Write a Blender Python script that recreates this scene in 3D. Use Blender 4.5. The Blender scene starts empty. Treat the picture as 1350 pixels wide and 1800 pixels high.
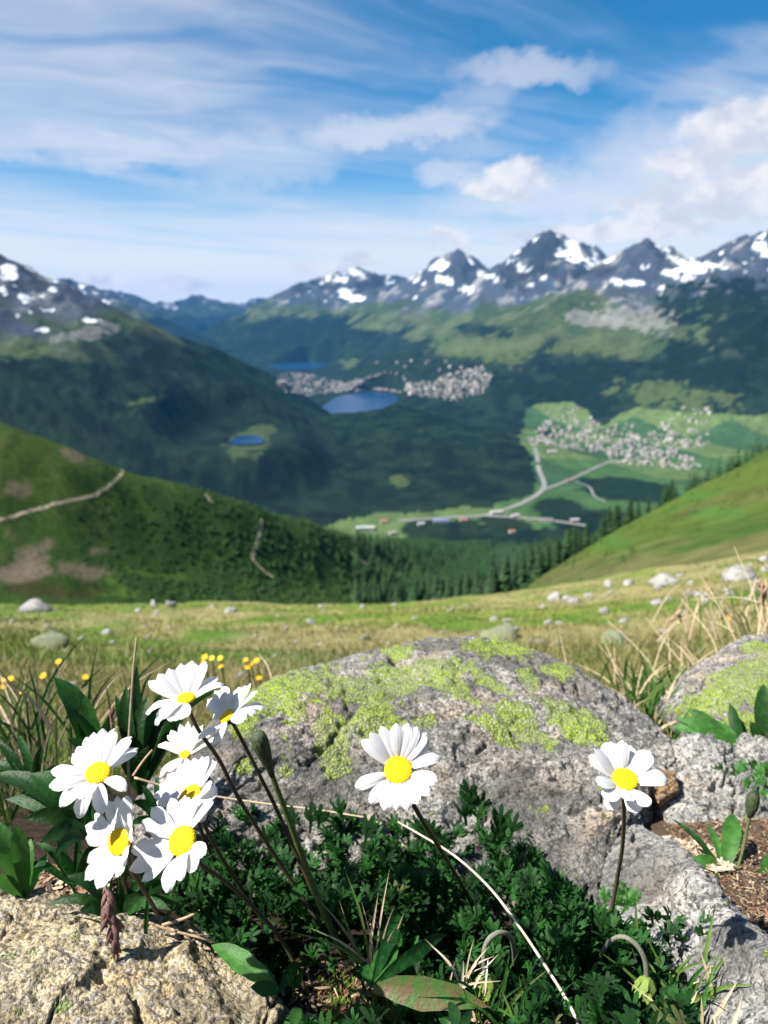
import bpy, math, random
import numpy as np
from mathutils import Vector, Matrix
random.seed(7)
rng = np.random.default_rng(7)
scn = bpy.context.scene
C = scn.collection

# ------------------------------------------------------------------ camera (the lens sits at the world origin)
F = 1360.0                                    # focal length in photograph pixels (1350 x 1800)
TH = math.atan(355 / F)                       # downward tilt: the true horizon lies on pixel row 545
CT, ST = math.cos(TH), math.sin(TH)
cam_d = bpy.data.cameras.new("camera")
cam = bpy.data.objects.new("camera", cam_d)
C.objects.link(cam)
cam.rotation_euler = (math.pi / 2 - TH, 0, 0)
cam_d.sensor_fit = 'VERTICAL'
cam_d.sensor_height = 36.0
cam_d.sensor_width = 27.0
cam_d.lens = 36.0 * F / 1800
cam_d.clip_start = 0.01
cam_d.clip_end = 200000
cam_d.dof.use_dof = True
cam_d.dof.focus_distance = 0.40
cam_d.dof.aperture_fstop = 12.5
scn.camera = cam

SUN_AZ, SUN_EL = math.radians(-108), math.radians(52)   # azimuth from +Y (view direction), clockwise; elevation
to_sun = Vector((math.sin(SUN_AZ) * math.cos(SUN_EL), math.cos(SUN_AZ) * math.cos(SUN_EL), math.sin(SUN_EL)))

scn.view_settings.view_transform = 'Standard'
scn.view_settings.look = 'None'
scn.view_settings.exposure = 1.14
scn.view_settings.gamma = 1.0
scn.view_settings.use_curve_mapping = False
scn.render.engine = 'CYCLES'
scn.cycles.use_denoising = True
scn.cycles.max_bounces = 6
scn.cycles.diffuse_bounces = 1
scn.cycles.glossy_bounces = 2
scn.cycles.transmission_bounces = 3
scn.cycles.transparent_max_bounces = 8
scn.cycles.volume_bounces = 0
scn.cycles.caustics_reflective = False
scn.cycles.caustics_refractive = False
scn.cycles.sample_clamp_indirect = 6.0


# ------------------------------------------------------------------ node helpers
class S:
    """A shader socket with arithmetic: each operation adds a Math node."""
    def __init__(self, nt, sock): self.nt, self.s = nt, sock
    def _m(self, op, b=None, c=None, clamp=False, rev=False):
        n = self.nt.nodes.new('ShaderNodeMath'); n.operation = op; n.use_clamp = clamp
        args = [self, b, c]
        if rev: args = [b, self, c]
        for i, a in enumerate(args):
            if a is None: continue
            if isinstance(a, S): self.nt.links.new(a.s, n.inputs[i])
            else: n.inputs[i].default_value = a
        return S(self.nt, n.outputs[0])
    def __add__(self, b): return self._m('ADD', b)
    __radd__ = __add__
    def __mul__(self, b): return self._m('MULTIPLY', b)
    __rmul__ = __mul__
    def __sub__(self, b): return self._m('SUBTRACT', b)
    def __rsub__(self, b): return self._m('SUBTRACT', b, rev=True)
    def __truediv__(self, b): return self._m('DIVIDE', b)
    def __rtruediv__(self, b): return self._m('DIVIDE', b, rev=True)
    def __pow__(self, b): return self._m('POWER', b)
    def max(self, b): return self._m('MAXIMUM', b)
    def min(self, b): return self._m('MINIMUM', b)
    def abs(self): return self._m('ABSOLUTE')
    def clamp(self): return self._m('ADD', 0.0, clamp=True)
    def step(self, a, b):
        n = self.nt.nodes.new('ShaderNodeMapRange'); n.interpolation_type = 'SMOOTHSTEP'
        self.nt.links.new(self.s, n.inputs[0])
        n.inputs[1].default_value = a; n.inputs[2].default_value = b
        n.inputs[3].default_value = 0; n.inputs[4].default_value = 1
        return S(self.nt, n.outputs[0])


def setin(nt, sock, v):
    if isinstance(v, S): nt.links.new(v.s, sock)
    elif hasattr(v, 'links') or hasattr(v, 'is_linked'): nt.links.new(v, sock)
    elif isinstance(v, tuple) and len(v) == 3 and sock.type == 'RGBA': sock.default_value = (*v, 1)
    else: sock.default_value = v


def mixc(nt, f, a, b, mode='MIX'):
    n = nt.nodes.new('ShaderNodeMix'); n.data_type = 'RGBA'; n.blend_type = mode
    setin(nt, n.inputs[0], f); setin(nt, n.inputs[6], a); setin(nt, n.inputs[7], b)
    return n.outputs[2]


def vec(nt, x, y, z):
    n = nt.nodes.new('ShaderNodeCombineXYZ')
    for i, v in enumerate((x, y, z)): setin(nt, n.inputs[i], v)
    return n.outputs[0]


def noise(nt, v, scale, detail=4, rough=.55, dist=0.0, typ=None):
    n = nt.nodes.new('ShaderNodeTexNoise')
    nt.links.new(v, n.inputs['Vector'])
    n.inputs['Scale'].default_value = scale; n.inputs['Detail'].default_value = detail
    n.inputs['Roughness'].default_value = rough; n.inputs['Distortion'].default_value = dist
    if typ: n.noise_type = typ
    return S(nt, n.outputs[0])


def voro(nt, v, scale, feature='F1', rnd=1.0):
    n = nt.nodes.new('ShaderNodeTexVoronoi'); n.feature = feature
    nt.links.new(v, n.inputs['Vector']); n.inputs['Scale'].default_value = scale
    n.inputs['Randomness'].default_value = rnd
    return n


def new_mat(name):
    m = bpy.data.materials.new(name); m.use_nodes = True
    nt = m.node_tree; nt.nodes.clear()
    out = nt.nodes.new('ShaderNodeOutputMaterial')
    b = nt.nodes.new('ShaderNodeBsdfPrincipled')
    nt.links.new(b.outputs[0], out.inputs[0])
    return m, nt, b, out


def attr(nt, name):
    n = nt.nodes.new('ShaderNodeAttribute'); n.attribute_name = name
    return n


def bump(nt, h, dist, strength=1.0):
    n = nt.nodes.new('ShaderNodeBump'); n.inputs['Distance'].default_value = dist; n.inputs['Strength'].default_value = strength
    setin(nt, n.inputs['Height'], h)
    return n.outputs[0]


# ------------------------------------------------------------------ sky: physical sky, cirrus and cumulus at infinity
world = bpy.data.worlds.new("World"); scn.world = world; world.use_nodes = True
nt = world.node_tree; nt.nodes.clear()
wo = nt.nodes.new('ShaderNodeOutputWorld'); bg = nt.nodes.new('ShaderNodeBackground')
nt.links.new(bg.outputs[0], wo.inputs[0])
sky = nt.nodes.new('ShaderNodeTexSky'); sky.sky_type = 'NISHITA'; sky.sun_disc = False
sky.sun_elevation = SUN_EL; sky.sun_rotation = SUN_AZ
sky.altitude = 2400; sky.air_density = 1.0; sky.dust_density = 0.4; sky.ozone_density = 3.0
tc = nt.nodes.new('ShaderNodeTexCoord')
sep = nt.nodes.new('ShaderNodeSeparateXYZ'); nt.links.new(tc.outputs['Generated'], sep.inputs[0])
X, Y, Z = (S(nt, o) for o in sep.outputs)
zz = Z.max(0.0)
inv = 1.0 / (zz + 0.09)
cx, cy = X * inv, Y * inv
az = X._m('ARCTAN2', Y)                       # azimuth from the view axis, radians
el = Z._m('ARCSINE')
# wispy cirrus on a high flat layer, combed along one direction
n_w = noise(nt, vec(nt, cx * 0.8, cy * 0.8, 3.0), 1.0, 3)
ca = noise(nt, vec(nt, cx * 0.45 + cy * 0.10 + n_w * 1.1, cy * 1.15 - cx * 0.45 + n_w * .8, 1.7), 1.0, 7, .52, .6)
cb = noise(nt, vec(nt, cx * 0.25 + 4.0, cy * 0.30, 9.1), 1.0, 3, .5)
cirrus = (ca * 1.05 + cb * 0.55 - az * 0.16 - el * 0.28).step(0.64, 1.06) * 0.78
# a brighter streaked veil low over the mountains
st = noise(nt, vec(nt, az * 2.6 + n_w * .2, el * 46.0 + az * 3.0, 5.2), 1.0, 6, .55, .25)
veil = (1.0 - el.step(0.02, 0.17)) * (0.58 + st.step(0.36, 0.60) * 0.40)


def warp(sc, seed, amp):
    return (noise(nt, vec(nt, az * sc, el * sc * 1.3, seed), 1.0, 6, .62) - 0.5) * amp


w1, w2 = warp(20, 3.3, .085), warp(20, 8.1, .060)


def puff(a0, e0, ra, re, tilt=0.0, lo=0.25, hi=1.15):
    """A cloud bank centred on azimuth a0 and elevation e0 (radians) with ragged noisy edges."""
    da = (az + w1 - a0); de = (el + w2 - e0 - da * tilt)
    up = de.max(0.0) / re; dn = (de * -1.0).max(0.0) / (re * .75)
    r = ((da / ra) ** 2.0 + up * up + dn * dn)
    return 1.0 - r.step(lo, hi)


def AE(px, py):
    u, v = (px - 675) / F, (900 - py) / F
    d = Vector((u, CT + ST * v, -ST + CT * v)).normalized()
    return math.atan2(d.x, d.y), math.asin(d.z)


soft = None
for (px, py, rw, rh, ti, k) in [(700, 232, 180, 36, .12, .62), (935, 128, 120, 30, -.05, .55), (450, 290, 150, 46, .05, .42),
                                (130, 265, 190, 30, .0, .35), (1010, 345, 260, 50, .05, .62), (1250, 300, 230, 110, 0, .72), (840, 180, 90, 40, .3, .30), (785, 312, 60, 26, 0, .55), (850, 320, 90, 36, 0, .6)]:
    a0, e0 = AE(px, py)
    q = puff(a0, e0, rw / F, rh / F, ti, .0, 1.3) * k
    soft = q if soft is None else soft.max(q)
hard = None
for (px, py, rw, rh) in [(1300, 228, 95, 46), (1215, 290, 70, 30), (1350, 345, 150, 46), (1190, 360, 110, 30), (905, 312, 58, 42), (862, 330, 60, 26),
                         (625, 462, 46, 22), (310, 500, 66, 16), (175, 497, 46, 14), (560, 470, 50, 12), (790, 418, 46, 16), (1010, 420, 120, 14), (1100, 400, 160, 20)]:
    a0, e0 = AE(px, py)
    q = puff(a0, e0, rw / F, rh / F, 0, .35, 1.15)
    hard = q if hard is None else hard.max(q)
lumps = noise(nt, vec(nt, az * 30.0, el * 38.0, 4.4), 1.0, 6, .6)
hard = hard * (0.70 + lumps.step(.3, .62) * 0.22)
cover = 1.0 - (1.0 - cirrus) * (1.0 - veil) * (1.0 - soft)
cover = (cover * Z.step(-0.02, 0.01)).clamp()
hs = nt.nodes.new('ShaderNodeHueSaturation'); hs.inputs['Saturation'].default_value = 1.36; hs.inputs['Hue'].default_value = .490; hs.inputs['Value'].default_value = 1.12
nt.links.new(sky.outputs[0], hs.inputs['Color'])
c1 = mixc(nt, cover, hs.outputs[0], (6.7, 6.8, 7.4))
lump2 = noise(nt, vec(nt, az * 13.0 + 3.0, el * 20.0 - .6, 7.7), 1.0, 5, .6)
cshade = mixc(nt, (lumps * .5 + lump2 * .6).step(.46, .66), (5.5, 5.6, 6.4), (7.9, 7.6, 7.6))
c1 = mixc(nt, (veil * Z.step(-0.02, 0.01) * .75).clamp(), c1, (7.2, 7.3, 7.6))
c2 = mixc(nt, (hard * Z.step(-0.02, 0.01)).clamp(), c1, cshade)
nt.links.new(c2, bg.inputs[0]); bg.inputs[1].default_value = 0.057

sun_d = bpy.data.lights.new("sun", 'SUN'); sun_d.energy = 5.0; sun_d.angle = math.radians(0.53); sun_d.color = (1.0, 0.955, 0.88)
sun = bpy.data.objects.new("sun", sun_d); C.objects.link(sun)
sun.rotation_euler = to_sun.to_track_quat('Z', 'Y').to_euler()


# ------------------------------------------------------------------ geometry helpers
def ray(px, py):
    u = (np.asarray(px, float) - 675) / F; v = (900 - np.asarray(py, float)) / F
    return np.stack([u, CT + ST * v, -ST + CT * v], -1)
def P(px, py, y):
    d = ray(px, py); return d * (np.asarray(y, float) / d[..., 1])[..., None]
def Pd(px, py, dep): return ray(px, py) * np.asarray(dep, float)[..., None]
def proj(V):
    V = np.asarray(V); dep = V[..., 1] * CT - V[..., 2] * ST
    return 675 + F * V[..., 0] / dep, 900 - F * (V[..., 1] * ST + V[..., 2] * CT) / dep
CAMF = np.array([0, CT, -ST]); CAMU = np.array([0, ST, CT]); CAMR = np.array([1., 0, 0])
def unit(v): v = np.asarray(v, float); return v / (np.linalg.norm(v, axis=-1, keepdims=True) + 1e-12)


def hash3(ix, iy, iz, seed):
    h = (ix.astype(np.int64) * 374761393 + iy.astype(np.int64) * 668265263 + iz.astype(np.int64) * 1440662683 + seed * 974634777) & 0xffffffff
    h = ((h ^ (h >> 13)) * 1274126177) & 0xffffffff
    return ((h ^ (h >> 16)) & 0xffff) / 32767.5 - 1.0
def vnoise(p, seed=0):
    i = np.floor(p); f = p - i; i = i.astype(np.int64); u = f * f * f * (f * (f * 6 - 15) + 10)
    r = 0
    for dx in (0, 1):
        wx = u[..., 0] if dx else 1 - u[..., 0]
        for dy in (0, 1):
            wy = u[..., 1] if dy else 1 - u[..., 1]
            for dz in (0, 1):
                wz = u[..., 2] if dz else 1 - u[..., 2]
                r = r + wx * wy * wz * hash3(i[..., 0] + dx, i[..., 1] + dy, i[..., 2] + dz, seed)
    return r
def fbm(p, o=4, seed=0, gain=.5, ridge=False):
    r, a, t = 0, 1., 0
    for k in range(o):
        n = vnoise(p * 2.03 ** k + k * 17.31, seed + k)
        if ridge: n = 1 - 2 * np.abs(n) ** .8
        r = r + a * n; t += a; a *= gain
    return r / t
def v3(x, y, s, z=0.37): return np.stack([x / s, y / s, np.full_like(x, z)], -1)
def sstep(a, b, x): t = np.clip((x - a) / (b - a), 0, 1); return t * t * (3 - 2 * t)


def mesh(name, V, Fc, smooth=True, attrs=None):
    me = bpy.data.meshes.new(name)
    V = np.asarray(V, np.float32)
    if isinstance(Fc, np.ndarray):
        k = Fc.shape[1]; n = Fc.shape[0]
        me.vertices.add(len(V)); me.vertices.foreach_set('co', V.ravel())
        me.loops.add(n * k); me.loops.foreach_set('vertex_index', Fc.astype(np.int32).ravel())
        me.polygons.add(n); me.polygons.foreach_set('loop_start', np.arange(0, n * k, k, dtype=np.int32))
        me.polygons.foreach_set('loop_total', np.full(n, k, np.int32))
        me.update(calc_edges=True)
    else:
        me.from_pydata(V.tolist(), [], Fc)
    if smooth: me.polygons.foreach_set('use_smooth', np.ones(len(me.polygons), bool))
    for nm, a in (attrs or {}).items():
        a = np.asarray(a, np.float32)
        if a.ndim == 1:
            at = me.attributes.new(nm, 'FLOAT', 'POINT'); at.data.foreach_set('value', a)
        else:
            at = me.attributes.new(nm, 'FLOAT_COLOR', 'POINT')
            at.data.foreach_set('color', np.concatenate([a, np.ones((len(a), 1), np.float32)], 1).ravel())
    me.update()
    return me
def obj(name, me, mat=None, parent=None):
    o = bpy.data.objects.new(name, me); C.objects.link(o)
    if mat is not None and me is not None and not me.materials: me.materials.append(mat)
    if parent is not None: o.parent = parent
    return o
def tag(o, label=None, cat=None, group=None, kind=None):
    for k, v in (('label', label), ('category', cat), ('group', group), ('kind', kind)):
        if v: o[k] = v
    return o
def thing(name, label, cat, loc, group=None):
    o = bpy.data.objects.new(name, None); C.objects.link(o); o.location = tuple(loc); o.empty_display_size = .01
    return tag(o, label, cat, group)
def part(name, V, Fc, mat, root, parent=None, smooth=True, attrs=None):
    """A mesh given in world coordinates, stored relative to its root Empty."""
    me = mesh(name, np.asarray(V) - np.array(root.location), Fc, smooth, attrs)
    return obj(name, me, mat, parent or root)
def gridF(r, c, wrap=False):
    i = np.arange(r - 1)[:, None]; j = np.arange(c if wrap else c - 1)[None]
    j2 = (j + 1) % c
    return np.stack(np.broadcast_arrays(i * c + j, i * c + j2, (i + 1) * c + j2, (i + 1) * c + j), -1).reshape(-1, 4)
def curve(pts, n):
    """Catmull-Rom through control points (first axis)."""
    p = np.asarray(pts, float); m = len(p)
    p = np.concatenate([[2 * p[0] - p[1]], p, [2 * p[-1] - p[-2]]])
    t = np.linspace(0, m - 1, n); i = np.minimum(t.astype(int), m - 2); f = t - i
    f = f.reshape((-1,) + (1,) * (p.ndim - 1))
    a, b, c_, d = p[i], p[i + 1], p[i + 2], p[i + 3]
    return .5 * (2 * b + (c_ - a) * f + (2 * a - 5 * b + 4 * c_ - d) * f ** 2 + (3 * b - a - 3 * c_ + d) * f ** 3)
def tube(pts, rad, sides=8):
    p = np.asarray(pts, float); n = len(p); rad = np.broadcast_to(np.asarray(rad, float), (n,))
    t = unit(np.gradient(p, axis=0)); ref = np.array([.31, .2, .93]) if abs(t[0] @ np.array([.31, .2, .93])) < .9 else np.array([1., 0, 0])
    s = unit(np.cross(t, ref)); b = np.cross(t, s)
    a = np.linspace(0, 2 * math.pi, sides, endpoint=False)
    V = p[:, None] + rad[:, None, None] * (np.cos(a)[None, :, None] * s[:, None] + np.sin(a)[None, :, None] * b[:, None])
    Fc = gridF(n, sides, True).tolist()
    Fc.append(list(range(sides))[::-1]); Fc.append([(n - 1) * sides + k for k in range(sides)])
    return V.reshape(-1, 3), Fc


class MB:
    """Collects several shapes into one mesh."""
    def __init__(s): s.V, s.F, s.A, s.n = [], [], [], 0
    def add(s, V, Fc, col=None):
        V = np.asarray(V); s.V.append(V)
        s.F += [[i + s.n for i in f] for f in (Fc.tolist() if isinstance(Fc, np.ndarray) else Fc)]
        if col is not None: s.A.append(np.broadcast_to(np.asarray(col, float), (len(V), 3)))
        s.n += len(V)
    def get(s): return np.concatenate(s.V), s.F
    def attrs(s): return {'Col': np.concatenate(s.A)} if s.A else None


# ------------------------------------------------------------------ materials
def mat_attr(name, rough=.9, var_scale=None, var=.35, bump_s=None, bump_d=.01, coord='Object', spec=.2, trans=0.0):
    """Base colour from the mesh's own land-cover colours, broken up by noise."""
    m, nt, b, out = new_mat(name)
    col = attr(nt, 'Col').outputs['Color']
    t = nt.nodes.new('ShaderNodeTexCoord').outputs[coord]
    if var_scale:
        n = noise(nt, t, var_scale, 5, .65)
        f = (n - .5) * (2 * var) + 1.0
        g = nt.nodes.new('ShaderNodeVectorMath'); g.operation = 'SCALE'; nt.links.new(col, g.inputs[0]); nt.links.new(f.s, g.inputs['Scale']); col = g.outputs[0]
    nt.links.new(col, b.inputs['Base Color'])
    b.inputs['Roughness'].default_value = rough; b.inputs['Specular IOR Level'].default_value = spec
    if bump_s: nt.links.new(bump(nt, noise(nt, t, bump_s, 6, .7), bump_d), b.inputs['Normal'])
    if trans:
        tr = nt.nodes.new('ShaderNodeBsdfTranslucent'); nt.links.new(col, tr.inputs[0])
        mx = nt.nodes.new('ShaderNodeMixShader'); mx.inputs[0].default_value = trans
        nt.links.new(b.outputs[0], mx.inputs[1]); nt.links.new(tr.outputs[0], mx.inputs[2]); nt.links.new(mx.outputs[0], out.inputs[0])
    return m


def mat_plain(name, c, c2=None, scale=200, rough=.6, spec=.3, trans=0.0, tcol=None, bump_s=None, bump_d=.0005, rand=0.0, stretch=None):
    m, nt, b, out = new_mat(name)
    t = nt.nodes.new('ShaderNodeTexCoord').outputs['Object']
    if stretch:
        mp = nt.nodes.new('ShaderNodeMapping'); mp.inputs['Scale'].default_value = stretch; nt.links.new(t, mp.inputs[0]); t = mp.outputs[0]
    n = noise(nt, t, scale, 4, .6)
    col = mixc(nt, n.step(.35, .65), c, c2 or tuple(x * .7 for x in c))
    if rand:
        oi = nt.nodes.new('ShaderNodeObjectInfo'); r = S(nt, oi.outputs['Random'])
        g = nt.nodes.new('ShaderNodeVectorMath'); g.operation = 'SCALE'; nt.links.new(col, g.inputs[0]); nt.links.new(((r - .5) * (2 * rand) + 1.0).s, g.inputs['Scale']); col = g.outputs[0]
    nt.links.new(col, b.inputs['Base Color'])
    b.inputs['Roughness'].default_value = rough; b.inputs['Specular IOR Level'].default_value = spec
    if bump_s: nt.links.new(bump(nt, noise(nt, t, bump_s, 4, .6), bump_d), b.inputs['Normal'])
    if trans:
        tr = nt.nodes.new('ShaderNodeBsdfTranslucent'); setin(nt, tr.inputs[0], tcol or col)
        mx = nt.nodes.new('ShaderNodeMixShader'); mx.inputs[0].default_value = trans
        nt.links.new(b.outputs[0], mx.inputs[1]); nt.links.new(tr.outputs[0], mx.inputs[2]); nt.links.new(mx.outputs[0], out.inputs[0])
    return m


def mat_rock(name, base, alt, ochre, warm=.5, lichen=(.43, .60, .050), grain=1.0, light=1.0):
    """Coarse crystalline gneiss: grey ground mass, pale feldspar and rusty patches, dark mica specks, crusty lichen."""
    m, nt, b, out = new_mat(name)
    t = nt.nodes.new('ShaderNodeTexCoord').outputs['Object']
    mp = nt.nodes.new('ShaderNodeMapping'); mp.inputs['Rotation'].default_value = (.3, .5, -.6); mp.inputs['Scale'].default_value = (1, 2.2, 1.6)
    nt.links.new(t, mp.inputs[0]); tf = mp.outputs[0]
    big = noise(nt, tf, 14, 4, .6, .4); med = noise(nt, tf, 55, 5, .65, .3); fine = noise(nt, t, 330, 5, .7)
    col = mixc(nt, med.step(.38, .62), base, alt)
    tint = S(nt, attr(nt, 'tint').outputs['Fac'])
    col = mixc(nt, ((big.step(.52, .68) * warm) + tint).min(1.0) * med.step(.25, .6), col, ochre)
    sp = voro(nt, t, 420 * grain); spd = S(nt, sp.outputs['Distance'])
    sc = nt.nodes.new('ShaderNodeSeparateColor'); nt.links.new(sp.outputs['Color'], sc.inputs[0])
    r1 = S(nt, sc.outputs[0]); r2 = S(nt, sc.outputs[1])
    col = mixc(nt, r1.step(.78, .84) * .75, col, tuple(x * .16 for x in base))
    col = mixc(nt, r2.step(.80, .88) * .6, col, (.62 * light, .59 * light, .55 * light))
    col = mixc(nt, fine.step(.50, .38) * .80, col, tuple(x * .25 for x in base))
    dark = noise(nt, tf, 32, 5, .7, .6)
    zone = noise(nt, tf, 5.5, 3, .55, .8)
    col = mixc(nt, zone.step(.42, .62) * .70, col, tuple(x * .36 for x in base))
    col = mixc(nt, dark.step(.57, .68) * .8, col, (.040, .040, .042))
    # lichen: crusty lobes broken into granules
    lv = voro(nt, t, 430); ld = S(nt, lv.outputs['Distance'])
    lm = S(nt, attr(nt, 'lichen').outputs['Fac'])
    ln = noise(nt, t, 75, 5, .7); ln2 = noise(nt, t, 34, 4, .65)
    lmask = ((lm * 1.45 + (ln - .5) * 2.0 + (ln2 - .5) * 1.3).step(.34, .44)) * (1.0 - ld.step(.42, .62) * .75)
    lsc = nt.nodes.new('ShaderNodeSeparateColor'); nt.links.new(lv.outputs['Color'], lsc.inputs[0])
    lcol = mixc(nt, S(nt, lsc.outputs[0]), lichen, tuple(x * .62 for x in lichen))
    lcol = mixc(nt, noise(nt, t, 16, 3, .6).step(.42, .60) * .6, lcol, (.30, .36, .13))
    col = mixc(nt, lmask, col, lcol)
    nt.links.new(col, b.inputs['Base Color'])
    b.inputs['Roughness'].default_value = .88; b.inputs['Specular IOR Level'].default_value = .25
    h = fine * .8 + med * 1.4 + (1.0 - spd) * .35 + dark * -.8 + lmask * (.4 + (1.0 - ld) * .4)
    nt.links.new(bump(nt, h, .0048), b.inputs['Normal'])
    return m


def mat_leaf(name, c, c2, trans=.25, rough=.42, rand=.3, vein=True):
    return mat_plain(name, c, c2, 160, rough, .22, trans, tuple(min(1, x * 1.9) for x in c), 420 if vein else None, .0006, rand)

# ================================================================== THE SETTING
FLOOR = -700.0
def floorP(px, py, z=FLOOR):
    d = ray(px, py); return d * (z / d[..., 2])[..., None]

# ---- far terrain: mountain crests (pixel x, pixel y, metres ahead) whose flanks fall to the valley floor
RIDGES = [  # points, slope towards us, slope away
    ([(-500, 250, 3900), (-250, 350, 4000), (-100, 415, 4100), (-40, 432, 4150), (0, 458, 4200), (25, 470, 4250), (60, 512, 4300), (130, 548, 4400), (200, 572, 4500), (300, 600, 4650), (400, 632, 4800), (480, 660, 4900)], .50, .6),
    ([(200, 690, 4500), (330, 690, 4800), (460, 690, 5100), (560, 694, 5350), (590, 702, 5350)], .55, .6),
    ([(-100, 470, 9500), (60, 500, 10500), (115, 498, 11000), (150, 503, 11200), (190, 520, 11800), (240, 548, 12500), (300, 566, 13500), (370, 590, 15000)], .45, .5),
    ([(180, 505, 16500), (215, 512, 17000), (250, 530, 18000), (300, 534, 19000), (345, 519, 20000), (385, 529, 21000), (420, 536, 21500), (450, 527, 22000), (485, 524, 23000), (540, 530, 24000), (650, 540, 24000)], .42, .4),
    ([(388, 612, 12000), (430, 588, 12400), (462, 560, 12700), (500, 517, 13000), (522, 502, 13000), (548, 492, 13000), (590, 480, 13100), (625, 471, 13200), (652, 482, 13000), (690, 487, 13000), (725, 490, 13000), (800, 480, 13000)], .46, .5),
    ([(650, 500, 12000), (730, 493, 11600), (765, 464, 11350), (803, 445, 11200), (826, 452, 11200), (858, 478, 11000), (890, 478, 10600)], .62, .6),
    ([(876, 482, 10300), (896, 455, 10050), (928, 432, 9800), (950, 413, 9700), (968, 404, 9600), (992, 414, 9600), (1018, 430, 9500), (1048, 438, 9500), (1073, 458, 9400), (1100, 495, 9200), (1180, 500, 9200)], .75, .7),
    ([(1050, 502, 7700), (1080, 482, 7450), (1108, 446, 7300), (1140, 423, 7200), (1185, 437, 7200), (1220, 450, 7150), (1262, 440, 7000), (1300, 421, 6800), (1350, 411, 6600), (1430, 395, 6500), (1700, 330, 6000)], .50, .6),
    ([(1080, 482, 7450), (1000, 506, 7800), (930, 528, 8200), (860, 548, 8700), (780, 574, 9400), (700, 594, 9900), (600, 612, 10400), (500, 622, 11500)], .38, .5),
    ([(1350, 560, 5200), (1300, 600, 5050), (1260, 640, 4950)], .55, .5),
    ([(1120, 700, 5050), (1150, 682, 5100), (1200, 684, 5150), (1260, 700, 5150)], .55, .5),
    ([(380, 782, 4300), (470, 765, 4400), (540, 752, 4450), (600, 742, 4450), (640, 724, 4450), (700, 710, 4400), (780, 731, 4250), (870, 781, 3850), (925, 835, 3400), (940, 868, 3100)], .125, .42),
    ([(700, 640, 7600), (800, 640, 7300), (900, 640, 6900)], .30, .5),
]
def far_height(x, y):
    zs = [np.full_like(x, FLOOR)]
    for pts, sf, sb in RIDGES:
        q = np.array([P(a, b, d) for a, b, d in pts]); z = np.full_like(x, -2000.)
        for a, b in zip(q[:-1], q[1:]):
            dx, dy = b[0] - a[0], b[1] - a[1]
            t = np.clip(((x - a[0]) * dx + (y - a[1]) * dy) / (dx * dx + dy * dy), 0, 1)
            d = np.hypot(x - a[0] - t * dx, y - a[1] - t * dy)
            side = dx * (y - a[1]) - dy * (x - a[0])
            if dx < 0: side = -side
            w = .5 + .5 * np.tanh(3 * side / (math.hypot(dx, dy) * (d + 60)))
            s = sf + (sb - sf) * w
            z = np.maximum(z, a[2] + t * (b[2] - a[2]) - s * d * (1.0 + .22 * np.exp(-d / 500)))
        zs.append(z)
    zs = np.stack(zs); k = 22.
    m = zs.max(0); z = m + k * np.log(np.exp((zs - m) / k).sum(0))
    z -= k * .0
    rel = np.clip((z - FLOOR - 60) / 600, 0, 1)
    hi = np.clip((z + 150) / 500, 0, 1)
    n = 105 * fbm(v3(x, y, 1500.), 4, 3, .5, True) + 42 * fbm(v3(x, y, 420.), 4, 11, .5, True)
    n2 = 62 * fbm(v3(x, y, 300.), 4, 31, .55, True)
    return z + n * rel - 25 * rel + n2 * hi * rel

NA, NR = 560, 640
az_ = np.linspace(-.72, .72, NA)                      # tangent of azimuth
rr = np.concatenate([np.geomspace(1500, 3000, 60, endpoint=False), np.geomspace(3000, 14000, 470, endpoint=False), np.geomspace(14000, 30000, NR - 530)])
AX, RY = np.meshgrid(az_, rr)
FX, FY = AX * RY, RY
FZ = far_height(FX, FY)
FZ = FZ + 11 * fbm(v3(FX, FY, 34.), 2, 90) * sstep(-220, -330, FZ + 120 * fbm(v3(FX, FY, 700.), 4, 5)) * sstep(FLOOR + 6, FLOOR + 40, FZ)      # tree crowns roughen the wooded flanks
# lake basins: the bed lies under the water level
LAKES = [("lake", [(546, 735), (560, 722), (580, 706), (600, 696), (640, 690), (670, 690), (692, 694), (700, 702), (680, 714), (650, 726), (600, 740)], -694.,
          "long blue lake below the white lakeside town"),
         ("lake", [(470, 645), (495, 639), (540, 637), (596, 640), (606, 643), (560, 648), (505, 650)], -694., "narrow blue lake beyond the lakeside town"),
         ("lake", [(352, 606), (385, 599), (425, 608), (448, 618), (430, 624), (395, 620)], -694., "pale blue lake in the far valley"),
         ("lake", [(394, 777), (405, 768), (440, 763), (468, 767), (478, 776), (455, 783), (410, 784)], -640., "small blue pond ringed by meadow in the forest")]
def inpoly(x, y, poly):
    c = np.zeros(x.shape, bool); n = len(poly)
    for i in range(n):
        x1, y1 = poly[i][:2]; x2, y2 = poly[i - 1][:2]
        if y1 == y2: continue
        c ^= ((y1 > y) != (y2 > y)) & (x < (x2 - x1) * (y - y1) / (y2 - y1) + x1)
    return c
def grow(poly, k):
    p = np.array(poly)[:, :2]; c = p.mean(0); return c + (p - c) * k
lake_world = []
_px, _py = proj(np.stack([FX, FY, FZ], -1)); _i = np.unravel_index(np.argmin((_px - 436) ** 2 + (_py - 774) ** 2 + np.where(FY > 4600, 1e4, 0)), FX.shape)
LAKES[-1] = LAKES[-1][:2] + (float(FZ[_i]),) + LAKES[-1][3:]; print("pond", FX[_i], FY[_i], FZ[_i])
_d = np.hypot(FX - FX[_i], (FY - FY[_i]) * .8); FZ = FZ + (FZ[_i] - FZ) * sstep(420, 200, _d)
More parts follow.
